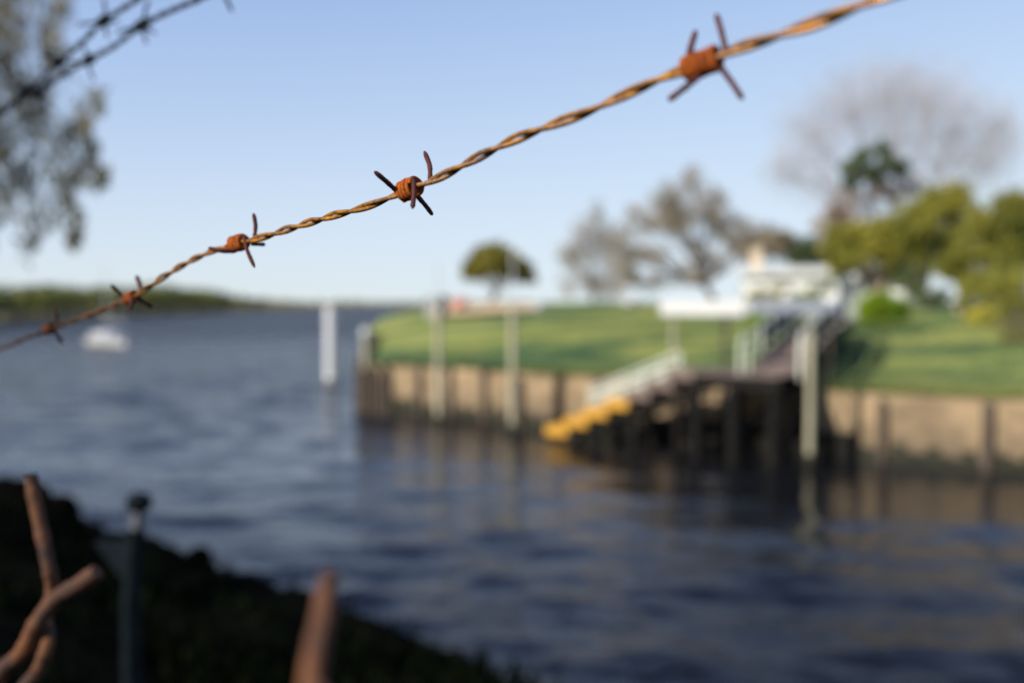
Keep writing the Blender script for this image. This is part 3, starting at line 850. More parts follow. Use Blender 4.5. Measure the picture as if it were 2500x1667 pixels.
shrub('olive_shrub', 'tall olive shrub at the right edge below the dense mid green tree', 2470, 31, [(2470, 720, 40, 60), (2500, 680, 36, 50), (2440, 740, 30, 44), (2430, 700, 24, 40), (2520, 760, 40, 70)], 'leaf_olive', 37, 'shrubs at the right edge', clumps=150, size=.05)
shrub('brown_shrub', 'low dark brownish shrub at the right edge of the lawn slope', 2485, 28.5, [(2480, 830, 34, 28), (2510, 810, 34, 40), (2455, 805, 22, 30)], 'leaf_tan', 38, 'shrubs at the right edge', clumps=70, size=.04)
shrub('olive_shrub', 'rounded olive shrub just right of the leaning pinkish trunk', 2370, 36, [(2365, 725, 28, 24), (2400, 720, 28, 30), (2345, 735, 18, 16)], 'leaf_olive2', 39, 'shrubs at the right edge', clumps=80, size=.05)

shrub('olive_shrub', 'pale olive shrub under the trees between the yellow shrub and the house', 2420, 38, [(2400, 700, 30, 34), (2440, 690, 40, 44), (2480, 700, 36, 50), (2360, 700, 22, 30)], 'leaf_olive', 41, 'shrubs at the right edge', clumps=120, size=.06)
shrub('dark_shrub', 'low dark shrub left of the leaning pinkish trunk', 2270, 43, [(2265, 728, 36, 14), (2300, 722, 20, 16), (2245, 715, 20, 20)], 'leaf_dark', 42, 'dark shrubs', clumps=80, size=.06)
# ------------------------------------------------------------------ white house
def house():
    A = at(1812, 740, 60)[:2]; ang = R(-16)
    ex = np.array((math.cos(ang), math.sin(ang))); ey = np.array((-ex[1], ex[0]))
    z0 = land_z(A[0], A[1]) - .1
    t = thing('house', 'low white house with pale roof and beige chimney among the trees', 'house', (A[0], A[1], z0))
    org = np.array((A[0], A[1], z0))
    X3, Y3 = np.array((*ex, 0)), np.array((*ey, 0))
    P = lambda a, b, z: org + X3 * a + Y3 * b + np.array((0, 0, z))
    def bx(name, mat, a0, a1, b0, b1, za, zb, par=t):
        mb = MB(org); mb.box(P((a0 + a1) / 2, (b0 + b1) / 2, (za + zb) / 2), (a1 - a0, b1 - b0, zb - za), X3)
        return mb.build(name, mat, par, bevel=.015)
    L1, D, H = 5.5, 6.0, 2.08
    bx('wall', M['house'], 0, L1, 0, D, 0, H)
    bx('wall', M['house'], L1 + .003, 10.6, .9, D, 0, 2.3)
    bx('fascia', M['white'], -.35, L1 + .35, -.45, -.37, H - .32, H + .12)
    rf = MB(org)   # low pitched roof rising to the right gable
    for (a0, a1, b0, b1, zA, zB, zr) in ((-.35, L1 + .35, -.365, D + .4, H + .02, H + .02, H + .28), (L1 + .4, 11.0, .5, D + .4, 2.33, 2.33, 2.55)):
        bm = (b0 + b1) / 2
        rf.add([P(a0, b0, zA), P(a1, b0, zA), P(a1, bm, zr), P(a0, bm, zr), P(a0, b1, zA), P(a1, b1, zA),
                P(a0, b0, zA - .12), P(a1, b0, zA - .12), P(a0, b1, zA - .12), P(a1, b1, zA - .12)],
               [(0, 1, 2, 3), (3, 2, 5, 4), (6, 7, 1, 0), (4, 5, 9, 8), (6, 8, 9, 7), (0, 3, 4, 8, 6), (1, 7, 9, 5, 2)])
    roof = rf.build('roof', M['roof'], t)
    mb = MB(org); mb.box(P(.75, 1.4, 2.7), (.7, .7, 1.4), X3); mb.box(P(.75, 1.4, 3.44), (.84, .84, .1), X3)
    mb.build('chimney', M['beige'], roof)
    for (a, w, zb, zt) in ((2.1, 1.0, .95, 1.85),):
        fr = MB(org)
        for (aa, ww, za, zz) in ((a - w / 2, .08, zb, zt), (a + w / 2, .08, zb, zt)):
            fr.box(P(aa, -.03, (za + zz) / 2), (ww, .06, zz - za + .16), X3)
        for zz in (zb, zt): fr.box(P(a, -.032, zz), (w - .08, .058, .08), X3)
        w_ = fr.build('window', M['beige'], t)
        pn = MB(org); pn.box(P(a, -.012, (zb + zt) / 2), (w - .08, .02, zt - zb - .08), X3); pn.build('shutter', M['white'], w_)
        sl = MB(org); sl.box(P(a, -.08, zb - .1), (w + .2, .16, .06), X3); sl.build('sill', M['white'], w_)
    dr = MB(org); dr.box(P(4.3, -.025, .98), (.85, .05, 1.95), X3)
    d_ = dr.build('door', M['white'], t)
    hd = MB(org); hd.tube([P(4.0, -.05, 1.0), P(4.0, -.10, 1.0), P(4.12, -.10, 1.0)], .012, 6); hd.build('handle', M['alu'], d_)
    for a in (7.6,):
        fr = MB(org); fr.box(P(a, .88, 1.5), (1.4, .05, 1.3), X3); w_ = fr.build('window', M['beige'], t)
        pn = MB(org)
        for q in (-.34, .34): pn.box(P(a + q, .846, 1.5), (.6, .02, 1.12), X3)
        pn.build('pane', M['glass'], w_)
house()

# ------------------------------------------------------------------ mooring poles
POLE_G = 'pale mooring poles standing in front of the wall'
def pole(px, py, ztop, r, label, thin=None, d=None):
    c = on_z(px, py, 0)
    t = thing('mooring_pole', label, 'pole', c, POLE_G)
    mb = MB(c)
    mb.lathe(c, [(r * 1.04, -2.4), (r, 0), (r * .97, ztop - .04), (r * .85, ztop)], 16)
    mb.build('pile', M['pole'], t, smooth=True)
    mb = MB(c); mb.lathe(c, [(r * 1.1, -2.4), (r * 1.12, .10), (r * 1.07, .24), (r * .99, .30)], 16)
    mb.build('algae_band', M['algae'], t, smooth=True)
    if thin:
        mb = MB(c); mb.tube([c + np.array((0, 0, ztop - .3)), c + np.array((0, 0, thin))], .024, 10); mb.build('mast_tube', M['alu'], t, smooth=True)
pole(1071, 1040, 3.15, .095, 'pale mooring pole nearest the left corner of the wall', 4.6)
pole(1252, 1062, 3.40, .095, 'pale mooring pole between the left pole and the yellow steps', 4.85)
pole(1976, 1142, 2.95, .078, 'stout pale mooring pole in front of the right side of the jetty')
c = on_z(807, 925, 0)
t = thing('channel_marker', 'thick white marker pile standing alone in open water', 'pole', c)
mb = MB(c); mb.lathe(c, [(.24, -2.4), (.24, 3.22), (.20, 3.28)], 20); mb.build('pile', M['white_pile'], t, smooth=True)
mb = MB(c); mb.lathe(c, [(.26, -2.4), (.255, .12), (.245, .18)], 20); mb.build('waterline_band', M['grey_board'], t, smooth=True)
mb = MB(c); mb.tube([c + np.array((.27, -.02, .5)), c + np.array((.27, -.02, 3.0))], .02, 6)
for q in range(6): mb.tube([c + np.array((.22, -.02, .6 + q * .45)), c + np.array((.28, -.02, .6 + q * .45))], .012, 6)
mb.build('ladder_rail', M['alu'], t)

# short pale post with a lamp at the wall's corner
c = np.array((-4.72, 32.05, 0))
t = thing('corner_post', 'short pale post with a glass lamp at the wall corner', 'post', c)
mb = MB(c); mb.lathe(c, [(.10, -1.8), (.10, 2.25), (.08, 2.3)], 14); mb.build('shaft', M['pole'], t, smooth=True)
mb = MB(c); mb.lathe(c, [(.06, 2.303), (.13, 2.38), (.16, 2.50), (.13, 2.62), (.05, 2.68)], 14); mb.build('lamp_globe', M['white'], t, smooth=True)

# ------------------------------------------------------------------ jetty: stairs, platform, footbridge
E3 = np.array((E[0], E[1], 0)); IN3 = np.array((NIN[0], NIN[1], 0)); UP = np.array((0, 0, 1.))
ORG = np.array((*P0, 0))
def J(a, b, z):
    """a metres along the wall from its left corner, b metres inland (negative = over the water)"""
    return ORG + E3 * a + IN3 * b + UP * z
def along(px, b):
    u = (px - CX) / FPX
    q = ORG + IN3 * b
    return (u * q[1] - q[0]) / (E3[0] - u * E3[1])
def zat(px, py, a, b):
    p = J(a, b, 0)
    return CAM_Z - (py - 737) / FPX * p[1]

def stairs():
    b0, b1 = -2.0, -1.05
    s0, s1 = along(1335, b0), along(1690, b0)
    z0, z1 = .28, 1.86
    n = 7
    o = J(s0, b0, 0)
    t = thing('jetty_stairs', 'steps going down from the jetty to the water, the lower ones bright yellow', 'stairs', o)
    for i in range(n):
        f = i / (n - 1)
        a = s0 + (s1 - s0) * (i + .5) / n
        mb = MB(o); mb.box(J(a, (b0 + b1) / 2, z0 + (z1 - z0) * f), ((s1 - s0) / n + .10, b1 - b0, .23), E3, IN3, UP)
        st = mb.build('step', M['yellow'] if i < 4 else M['deck'], t, bevel=.01)
        if i >= 4: st['label'] = 'unpainted dark wooden step'
    for b in (b0 * .97, b1 - .03):
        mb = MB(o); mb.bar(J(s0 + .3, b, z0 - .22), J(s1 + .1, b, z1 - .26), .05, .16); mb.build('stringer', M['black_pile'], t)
    for b in (b0 + .04, b1 - .02):
        hr = MB(o)
        lo, hi = along(1440, b), along(1662, b)
        f = lambda a: z0 + (z1 - z0) * (a - s0) / (s1 - s0)
        pts = [J(lo + (hi - lo) * q, b, f(lo + (hi - lo) * q) + .62) for q in (0, .5, 1)]
        for dz in (0, -.2, -.40): hr.tube([p + UP * dz for p in pts], .032, 8)
        h = hr.build('handrail', M['rail'], t, smooth=True)
        for q in np.linspace(0, 1, 6):
            p = pts[0] * (1 - q) + pts[2] * q
            pm = MB(o); pm.tube([p - UP * .62, p], .028, 8); pm.build('baluster', M['rail'], h, smooth=True)
    for f in (.35, .62, .9):
        for b in (b0 + .1, b1 - .1):
            a = s0 + (s1 - s0) * f
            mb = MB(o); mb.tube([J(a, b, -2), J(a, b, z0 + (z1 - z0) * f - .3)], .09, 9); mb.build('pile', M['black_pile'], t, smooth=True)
    return s1
s_end = stairs()

PB0, PB1 = -2.05, -.12
def jetty():
    a0, a1 = s_end + .02, along(1905, PB0)
    o = J(a0, PB0, 0)
    zt = 1.92
    t = thing('jetty', 'dark timber jetty platform on black piles against the wall', 'jetty', o)
    n = int((a1 - a0) / .16)
    for i in range(n):
        mb = MB(o); w = (a1 - a0) / n
        mb.box(J(a0 + w * (i + .5), (PB0 + PB1) / 2 + random.uniform(-.02, .02), zt + random.uniform(-.004, .004)), (w - .012, PB1 - PB0, .045), E3, IN3, UP)
        mb.build('deck_board', M['deck'], t)
    for b in (PB0 + .08, (PB0 + PB1) / 2, PB1 - .08):
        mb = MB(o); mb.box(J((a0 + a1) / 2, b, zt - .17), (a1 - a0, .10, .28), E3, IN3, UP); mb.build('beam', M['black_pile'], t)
    for a in np.linspace(a0 + .15, a1 - .15, 3):
        for b in (PB0 + .02, PB1 - .12):
            mb = MB(o); r = random.uniform(.10, .14)
            mb.tube([J(a, b, -2.2), J(a + random.uniform(-.05, .05), b, zt - .28)], [r * 1.1, r], 10); mb.build('pile', M['black_pile'], t, smooth=True)
        mb = MB(o); mb.bar(J(a, PB0 + .02, .35), J(a, PB1 - .12, 1.25), .06, .16); mb.build('brace', M['black_pile'], t)
    for i, a in enumerate(np.arange(a0 - 3.2, along(2085, PB1), .46)):
        mb = MB(o); lo = -.6
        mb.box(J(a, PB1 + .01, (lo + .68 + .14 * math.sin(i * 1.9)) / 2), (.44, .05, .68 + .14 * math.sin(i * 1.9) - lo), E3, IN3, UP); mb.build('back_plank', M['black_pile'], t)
    # locker at the back of the platform
    return a0, a1, zt
ja0, ja1, jz = jetty()

def board():
    b = PB0 + .25
    x0, x1 = along(1612, b), along(1818, b)
    o = J(x0, b, jz)
    ztop, zbot = zat(1715, 734, (x0 + x1) / 2, b), zat(1715, 770, (x0 + x1) / 2, b)
    t = thing('white_board', 'long white board on posts above the jetty, with a greyer return panel', 'board', o)
    mb = MB(o); mb.box(J((x0 + x1) / 2, b, (ztop + zbot) / 2), (x1 - x0, .06, ztop - zbot), E3, IN3, UP); mb.build('front_panel', M['white'], t, bevel=.01)
    # return panel running inland from the right end
    ax = np.array((.905, .425, 0)); c0 = J(x1 + .03, b, 0)
    L = 2.6
    mb = MB(o); mb.box(c0 + ax * (L / 2 + .05) + UP * ((ztop + zbot) / 2 + .02), (L, .06, (ztop - zbot) * .82), ax); pb = mb.build('side_panel', M['grey_board'], t, bevel=.01)
    pb['label'] = 'grey shaded side panel'
    for a, m in ((along(1640, b), 'pole'), (along(1766, b), 'pile')):
        mb = MB(o); mb.tube([J(a, b + .09, jz - .2), J(a, b + .09, ztop - .05)], .055, 10); mb.build('post', M[m], t, smooth=True)
    p = c0 + ax * (L - .2)
    mb = MB(o); mb.tube([np.array((p[0], p[1], 1.2)), np.array((p[0], p[1], ztop - .1))], .04, 10); mb.build('post', M['pile'], t, smooth=True)
board()

def footbridge():
    A = J(ja1 - .55, PB0 + .9, jz + .05); B = np.array((10.3, 31.5, 0)); B[2] = land_z(B[0], B[1]) + .15
    o = A
    t = thing('footbridge', 'sloping footbridge with pale handrails from the jetty up to the lawn', 'footbridge', o)
    d = B - A; L = np.linalg.norm(d); d /= L
    dh = np.array((d[0], d[1], 0)); dh /= np.linalg.norm(dh)
    side = np.array((dh[1], -dh[0], 0))     # towards the right
    W = .55
    def Q(s, w, z=0):
        arch = .28 * math.sin(math.pi * s / L)
        return A + d * s + side * w + UP * (z + arch)
    n = int(L / .19)
    for i in range(n):
        s = L * (i + .5) / n
        mb = MB(o); mb.box(Q(s, 0), (L / n - .012, 2 * W, .045), d, side); mb.build('deck_board', M['deck'], t)
    for w in (-W, W):
        mb = MB(o)
        for q in range(8):
            mb.bar(Q(L * q / 8, w, -.12), Q(L * (q + 1) / 8, w, -.12), .08, .22)
        mb.build('beam', M['black_pile'], t)
        hr = MB(o)
        for hgt, r in ((.76, .034), (.42, .026)):
            hr.tube([Q(L * q / 14, w, hgt) for q in range(15)], r, 8)
        h = hr.build('handrail', M['rail'], t, smooth=True)
        for q in range(9):
            s = L * q / 8
            pm = MB(o); pm.tube([Q(s, w, -.1), Q(s, w, .76)], .034, 8); pm.build('rail_post', M['rail'], h, smooth=True)
        for q in (5, 6, 7):
            pm = MB(o); pm.tube([Q(L * q / 8, w, .05), Q(L * (q + 1) / 8, w, .74)], .026, 8); pm.tube([Q(L * q / 8, w - .04, .74), Q(L * (q + 1) / 8, w - .04, .05)], .026, 8)
            pm.build('cross_brace', M['rail'], h, smooth=True)
        # dark netting tied to the middle bays
        nt = MB(o)
        for q in range(2, 10):
            s0, s1 = L * q / 14, L * (q + 1) / 14
            ww = w + (.045 if w > 0 else -.045)
            sag = .05 * (q % 2)
            nt.box((Q(s0, ww, .42 - sag) + Q(s1, ww, .42)) / 2, (s1 - s0 - .006, .012, .56 - sag), d)
        nt.build('netting', M['netting'], t)
    # hooped entrance rail at the jetty end
    for w in (-W - .09, W + .09):
        hp = MB(o); hp.tube([Q(-.5, w, -.05), Q(-.5, w, .62), Q(-.38, w, .76), Q(-.2, w, .82), Q(0, w, .78)], .034, 8)
        hp.build('entrance_hoop', M['rail'], t, smooth=True)
    for s in (3.2, 5.4):
        for w in (-W + .05, W - .05):
            p = Q(s, w, -.2)
            mb = MB(o); mb.tube([np.array((p[0], p[1], -1.0 if s < 3 else land_z(p[0], p[1]) - .5)), p], .08, 8); mb.build('support_post', M['black_pile'], t, smooth=True)
footbridge()

# small things beyond the lawn edge
def blob_lamp(px, py, d, r, label):
    p = at(px, py, d); g = land_z(p[0], p[1])
    c = np.array((p[0], p[1], g))
    t = thing('globe_lamp', label, 'lamp', c)
    h = p[2] - g
    mb = MB(c); mb.tube([c - UP * .2, c + UP * (h - r * .9)], .03, 8); mb.build('post', M['dark_post'], t, smooth=True)
    mb = MB(c)
    mb.lathe(c + UP * h, [(r * math.sin(q), -r * math.cos(q)) for q in np.linspace(.25, 3.0, 9)], 14)
    mb.build('lamp_globe', M['white'], t, smooth=True)
blob_lamp(1923, 724, 36, .22, 'white globe lamp on a post beside the grey board panel')
def boulder(px, py, d, w, h, label, seed):
    p = at(px, py, d); g = land_z(p[0], p[1])
    o = rock(px, py, w, h, label, 'boulder', 'pale_rock', d, 'pale boulders on the lawn crest', 'boulder', seed)
    o.location.z = g + h * d / FPX * .35
boulder(1317, 752, 46, 30, 24, 'round pale boulder on the lawn crest right of the umbrella tree', 61)
boulder(1542, 748, 50, 44, 22, 'wide pale boulder on the lawn crest left of the white board', 62)
c = ground_at(1050, 45)
t = thing('gate_pillar', 'pale concrete pillar at the left end of the lawn crest', 'pillar', c)
mb = MB(c); mb.box(c + UP * .35, (.34, .34, 1.3)); mb.build('shaft', M['grey_post'], t, bevel=.015)
mb = MB(c); mb.box(c + UP * 1.04, (.42, .42, .08)); mb.build('cap', M['grey_post'], t, bevel=.01)
c = ground_at(1083, 44)
t = thing('bollard', 'dark grey round bollard beside the pale concrete pillar', 'bollard', c)
mb = MB(c); mb.lathe(c, [(.20, -.3), (.19, .85), (.23, .9), (.23, 1.0), (.12, 1.10), (.04, 1.13)], 14); mb.build('shaft', M['dark_post'], t, smooth=True)
# red dinghy pulled up on the sand
def dinghy():
    c = ground_at(1122, 50); c[2] += .14
    t = thing('dinghy', 'small faded red dinghy lying on the sandy ground by the bollard', 'boat', c)
    mb = MB(c)
    Lh, n = 2.1, 9
    V, F = [], []
    for i in range(n):
        f = i / (n - 1); x = (f - .5) * Lh
        w = .42 * math.sin(math.pi * min(1, .25 + f * .75)) ** .7 + .02
        for (yy, zz) in ((-w, .42), (-w * .75, .08), (0, 0), (w * .75, .08), (w, .42)):
            V.append(c + np.array((yy, -x, zz + .1 * (1 - f) ** 2)))
    for i in range(n - 1):
        for k in range(4): F.append((i * 5 + k, i * 5 + k + 1, (i + 1) * 5 + k + 1, (i + 1) * 5 + k))
    F.append((0, 1, 2, 3, 4)[::-1]); F.append(tuple((n - 1) * 5 + k for k in range(5)))
    mb.add(V, F); mb.build('hull', M['red'], t, smooth=True)
    for x in (-.4, .35):
        mb = MB(c); mb.box(c + np.array((0, -x, .33)), (.72, .2, .03)); mb.build('thwart', M['beige'], t)
dinghy()

# ------------------------------------------------------------------ sailing boat on the river
def boat():
    c = on_z(262, 846, 0)
    t = thing('sailing_boat', 'small white moored sailing boat far out on the river', 'boat', c, rotz=0)
    L = 4.1; n = 15
    hd = R(-32)
    ex = np.array((math.cos(hd), math.sin(hd), 0)); ey = np.array((-ex[1], ex[0], 0))
    V, F = [], []
    for i in range(n):
        f = i / (n - 1); x = (f - .45) * L
        w = .86 * (math.sin(math.pi * min(1, .30 + f * .70)) ** .75) + .015
        sheer = .62 + .16 * (f - .4) ** 2 + .12 * f
        for (q, zz) in ((-1, sheer), (-.92, .35), (-.6, -.10), (0, -.3), (.6, -.10), (.92, .35), (1, sheer)):
            V.append(c + ex * x + ey * w * q + UP * zz)
    for i in range(n - 1):
        for k in range(6): F.append((i * 7 + k, i * 7 + k + 1, (i + 1) * 7 + k + 1, (i + 1) * 7 + k))
        F.append((i * 7 + 6, i * 7, (i + 1) * 7, (i + 1) * 7 + 6))
    F.append(tuple(range(6, -1, -1))); F.append(tuple((n - 1) * 7 + k for k in range(7)))
    mb = MB(c); mb.add(V, F); mb.build('hull', M['boat_white'], t, smooth=True)
    mb = MB(c)
    cab = [(-1.5, .75, .42), (-1.3, 1.16, .40), (.2, 1.14, .45), (.75, .8, .50)]
    V = []
    for (x, z, w) in cab:
        for q in (-1, 1): V.append(c + ex * x + ey * w * q * 1.15 + UP * z)
    mb.add(V, [(0, 2, 3, 1), (2, 4, 5, 3), (4, 6, 7, 5), (0, 6, 4, 2), (1, 3, 5, 7), (0, 1, 7, 6)])
    mb.build('cabin', M['boat_white'], t, bevel=.04)
    mb = MB(c)
    for x in (-.9, -.2): mb.box(c + ex * x - ey * .50 + UP * .98, (.42, .02, .13), ex)
    mb.build('cabin_window', M['glass'], t)
    mb = MB(c); mb.box(c + ex * 1.55 + UP * .82, (.9, 1.0, .22), ex); mb.build('cockpit_cover', M['boat_blue'], t, bevel=.05)
    ms = MB(c); ms.tube([c - ex * .1 + UP * 1.1, c - ex * .1 + UP * 6.4], [.05, .035], 8); mast = ms.build('mast', M['alu'], t, smooth=True)
    mb = MB(c); mb.tube([c - ex * .06 + UP * 1.95, c + ex * 1.9 + UP * 1.95], .045, 8); mb.build('boom', M['alu'], mast, smooth=True)
    mb = MB(c)
    for e in (-2.0, 2.4): mb.tube([c - ex * .1 + UP * 6.35, c + ex * e + UP * .95], .008, 5)
    mb.build('stay', M['alu'], mast)
boat()

# ------------------------------------------------------------------ tree on the near bank whose boughs hang in at the left
def near_tree():
    d = 11.0
    bl = pxblobs([(-30, 50, 90, 80), (70, 20, 70, 45), (140, 10, 40, 35), (30, 150, 70, 60), (100, 250, 50, 50), (40, 320, 60, 60), (140, 340, 50, 40), (190, 330, 36, 36), (70, 420, 50, 50), (150, 430, 45, 45), (205, 420, 30, 40),
                  (60, 240, 50, 50), (10, 60, 60, 60), (90, 500, 40, 40), (120, 90, 36, 40), (215, 300, 30, 40), (170, 510, 34, 40), (180, 575, 14, 36), (230, 350, 30, 36), (235, 250, 26, 26), (245, 440, 20, 30), (110, 130, 40, 40), (20, 480, 45, 45), (60, 570, 40, 40), (-60, 330, 80, 120), (-80, 560, 70, 70)], d, 1.2)
    tree('willow_bough_tree', 'near tree whose drooping olive grey boughs hang in at the left edge', 'tree', (-10.2, 8.2, 1.3),
         bl + [((-8.6, 8.0, 7.0), (2.6, 3.4, 1.9)), ((-11.0, 6.0, 7.2), (3.2, 3.2, 2.2)), ((-12.5, 9.0, 7.0), (3.0, 3.2, 2.2)), ((-9.5, 4.0, 6.4), (3.0, 3.0, 1.9)),
               ((-13.5, 5.0, 6.4), (3, 3, 2.4)), ((-12, 2.5, 5.2), (2.6, 2.6, 2.2)), ((-14.5, 8.0, 5.0), (2.4, 2.6, 2.4)), ((-10.2, 9.8, 5.6), (1.8, 1.8, 1.5)), ((-9.0, .8, 6.4), (2.8, 2.6, 1.8)), ((-10, -1.6, 5.6), (2.4, 2.4, 1.8))],
         .26, 'leaf_willow', 'bark', 3000, 24, .066, 77, hang=True, aspect=.28, spread=.75, shell=.0)
near_tree()

# ------------------------------------------------------------------ barbed wires
def resample_len(P, step):
    seg = np.linalg.norm(np.diff(P, axis=0), axis=1); s = np.concatenate([[0], np.cumsum(seg)])
    q = np.arange(0, s[-1], step)
    return np.stack([np.interp(q, s, P[:, k]) for k in range(3)], -1), q, s[-1]
def frame(T, prev):
    n = prev - T * np.dot(prev, T); n /= np.linalg.norm(n)
    return n, np.cross(T, n)
def twisted(C, q, r, pitch, phase, org, mat, parent, n=10, name='strand', wobble=.12, flat=1.0):
    T = np.gradient(C, axis=0); T /= np.linalg.norm(T, axis=1)[:, None]
    nr = np.array((0, 0, 1.))
    P = []
    for i in range(len(C)):
        nr, bn = frame(T[i], nr)
        a = 2 * math.pi * q[i] / pitch + phase + .35 * math.sin(q[i] * 61)
        rr = r * (1.04 + wobble * math.sin(q[i] * 47 + 1.0))
        P.append(C[i] + (nr * math.cos(a) + bn * math.sin(a)) * rr)
    mb = MB(org); mb.tube(P, r, n)
    return mb.build(name, mat, parent, smooth=True)
def tangent_at(C, p):
    i = int(np.argmin(np.linalg.norm(C - p, axis=1)))
    i0, i1 = max(i - 3, 0), min(i + 3, len(C) - 1)
    T = C[i1] - C[i0]
    return C[i], T / np.linalg.norm(T)
def prong_tube(pts, r, org, mat, parent, seed):
    rs = np.random.default_rng(seed)
    P = smooth_path(pts, 5)
    rad = [r * (1 + rs.normal(0, .05)) for _ in P]
    rad[-1] *= .38; rad[-2] *= .85
    tip = P[-1]
    mb = MB(org); mb.tube(P, rad, 10)
    return mb.build('prong', mat, parent, smooth=True)
def coil(C0, T, rc, rb, turns, org, mat, parent, seed, name='barb', pitch=1.15):
    rs = np.random.default_rng(seed)
    nr, bn = frame(T, np.array((0, 0, 1.)))
    L = turns * 2 * rb * pitch
    n = int(turns * 24)
    ph = rs.uniform(0, 6.28)
    P = []
    for i in range(n + 1):
        f = i / n
        a = 2 * math.pi * turns * f + ph
        rr = rc * (1 + .05 * math.sin(3 * a) + .04 * math.sin(f * 9 + ph))
        P.append(C0 + T * (f - .5) * L + (nr * math.cos(a) + bn * math.sin(a)) * rr)
    mb = MB(org); mb.tube(P, rb, 10)
    # inner winding that fills the cage
    P2 = [p * .70 + (C0 + T * ((i / n) - .5) * L) * .30 for i, p in enumerate(P)]
    mb.tube(P2, rb * .9, 8)
    return mb.build(name, mat, parent, smooth=True)

def depth_main(x):
    k = (x - 1003.0) / (264.0 + .2634 * x)
    return .35 * (1 - .2634 * k)
MAIN = [(-300, 925), (-140, 885), (0, 850), (64, 825), (122, 803), (213, 771), (276, 745), (322, 726), (383, 686), (457, 641), (521, 612), (582, 594), (638, 580), (723, 553), (808, 528),
        (893, 505), (957, 480), (1003, 461), (1063, 438), (1148, 394), (1233, 351), (1318, 316), (1425, 277), (1510, 239), (1616, 191), (1719, 155), (1786, 125), (1892, 90), (1999, 54), (2094, 16), (2169, -14), (2400, -105), (2700, -230)]
def main_wire():
    pts = [at(x, y, depth_main(x)) for x, y in MAIN]
    C, q, L = resample_len(smooth_path(pts, 10), .0007)
    o = at(1003, 461, depth_main(1003))
    t = thing('barbed_wire', 'rusty golden brown twisted barbed wire in sharp focus across the sky', 'barbed wire', o)
    r = .00082
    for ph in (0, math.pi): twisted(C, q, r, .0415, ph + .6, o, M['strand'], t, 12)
    def pr(bar, seed, root, tip, r=.00088, dr=0.0, dt=0.0, mid=None):
        P = [at(root[0], root[1], depth_main(root[0]) + dr)]
        if mid: P.append(at(mid[0], mid[1], depth_main(root[0]) + mid[2]))
        else: P.append(at((root[0] + tip[0]) / 2 + 1.5, (root[1] + tip[1]) / 2, depth_main(root[0]) + (dr + dt) / 2))
        P.append(at(tip[0], tip[1], depth_main(root[0]) + dt))
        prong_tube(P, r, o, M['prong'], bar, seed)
    def cage(px, py, rc, rb, turns, seed):
        c, T = tangent_at(C, at(px, py, depth_main(px)))
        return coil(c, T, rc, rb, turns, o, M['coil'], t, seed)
    # focused barb
    b = cage(998, 463, .0031, .00080, 4.7, 1)
    pr(b, 1, (972, 470), (914, 419), dr=-.0032, dt=-.010)
    pr(b, 2, (1050, 438), (1036, 370), dr=.004, dt=.008, mid=(1049, 405, .006))
    pr(b, 3, (1009, 434), (1007, 509), dr=-.0015, dt=-.009, mid=(1011, 470, -.0055))
    pr(b, 4, (1018, 478), (1056, 525), dr=.003, dt=.009)
    # next barb to the left
    b = cage(582, 595, .0029, .00092, 5.2, 2)
    pr(b, 5, (572, 614), (509, 605), dr=-.003, dt=-.006, mid=(540, 613, -.006))
    pr(b, 6, (622, 577), (619, 521), dr=.004, dt=.006, mid=(624, 550, .005))
    pr(b, 7, (596, 578), (622, 653), dr=-.003, dt=-.008, mid=(604, 612, -.006))
    pr(b, 8, (615, 596), (647, 597), dr=.004, dt=.010)
    # third barb
    b = cage(321, 725, .0026, .00094, 4.6, 3)
    pr(b, 9, (303, 727), (271, 694), .00112, dr=-.003, dt=-.006)
    pr(b, 10, (345, 708), (333, 673), .00112, dr=.003, dt=.006)
    pr(b, 11, (320, 712), (319, 758), .00112, dr=-.003, dt=-.008, mid=(322, 735, -.006))
    pr(b, 12, (338, 728), (371, 752), .00112, dr=.003, dt=.010)
    # farthest barb
    b = cage(122, 804, .0025, .00096, 4.4, 4)
    pr(b, 13, (140, 792), (132, 756), .00112, dr=.002, dt=.004)
    pr(b, 14, (134, 812), (152, 838), .00112, dr=.002, dt=.006)
    pr(b, 15, (114, 810), (86, 819), .00112, dr=-.003, dt=-.005)
    # big barb at the right
    b = cage(1716, 157, .00275, .00080, 5.6, 5)
    pr(b, 16, (1679, 146), (1699, 76), .00084, dr=-.001, dt=.004, mid=(1689, 108, .001))
    pr(b, 17, (1771, 122), (1748, 34), .00080, dr=.002, dt=.006)
    pr(b, 18, (1706, 188), (1631, 246), .00082, dr=-.002, dt=-.003, mid=(1668, 218, -.003))
    pr(b, 19, (1760, 166), (1814, 244), .00076, dr=-.001, dt=-.002)
main_wire()

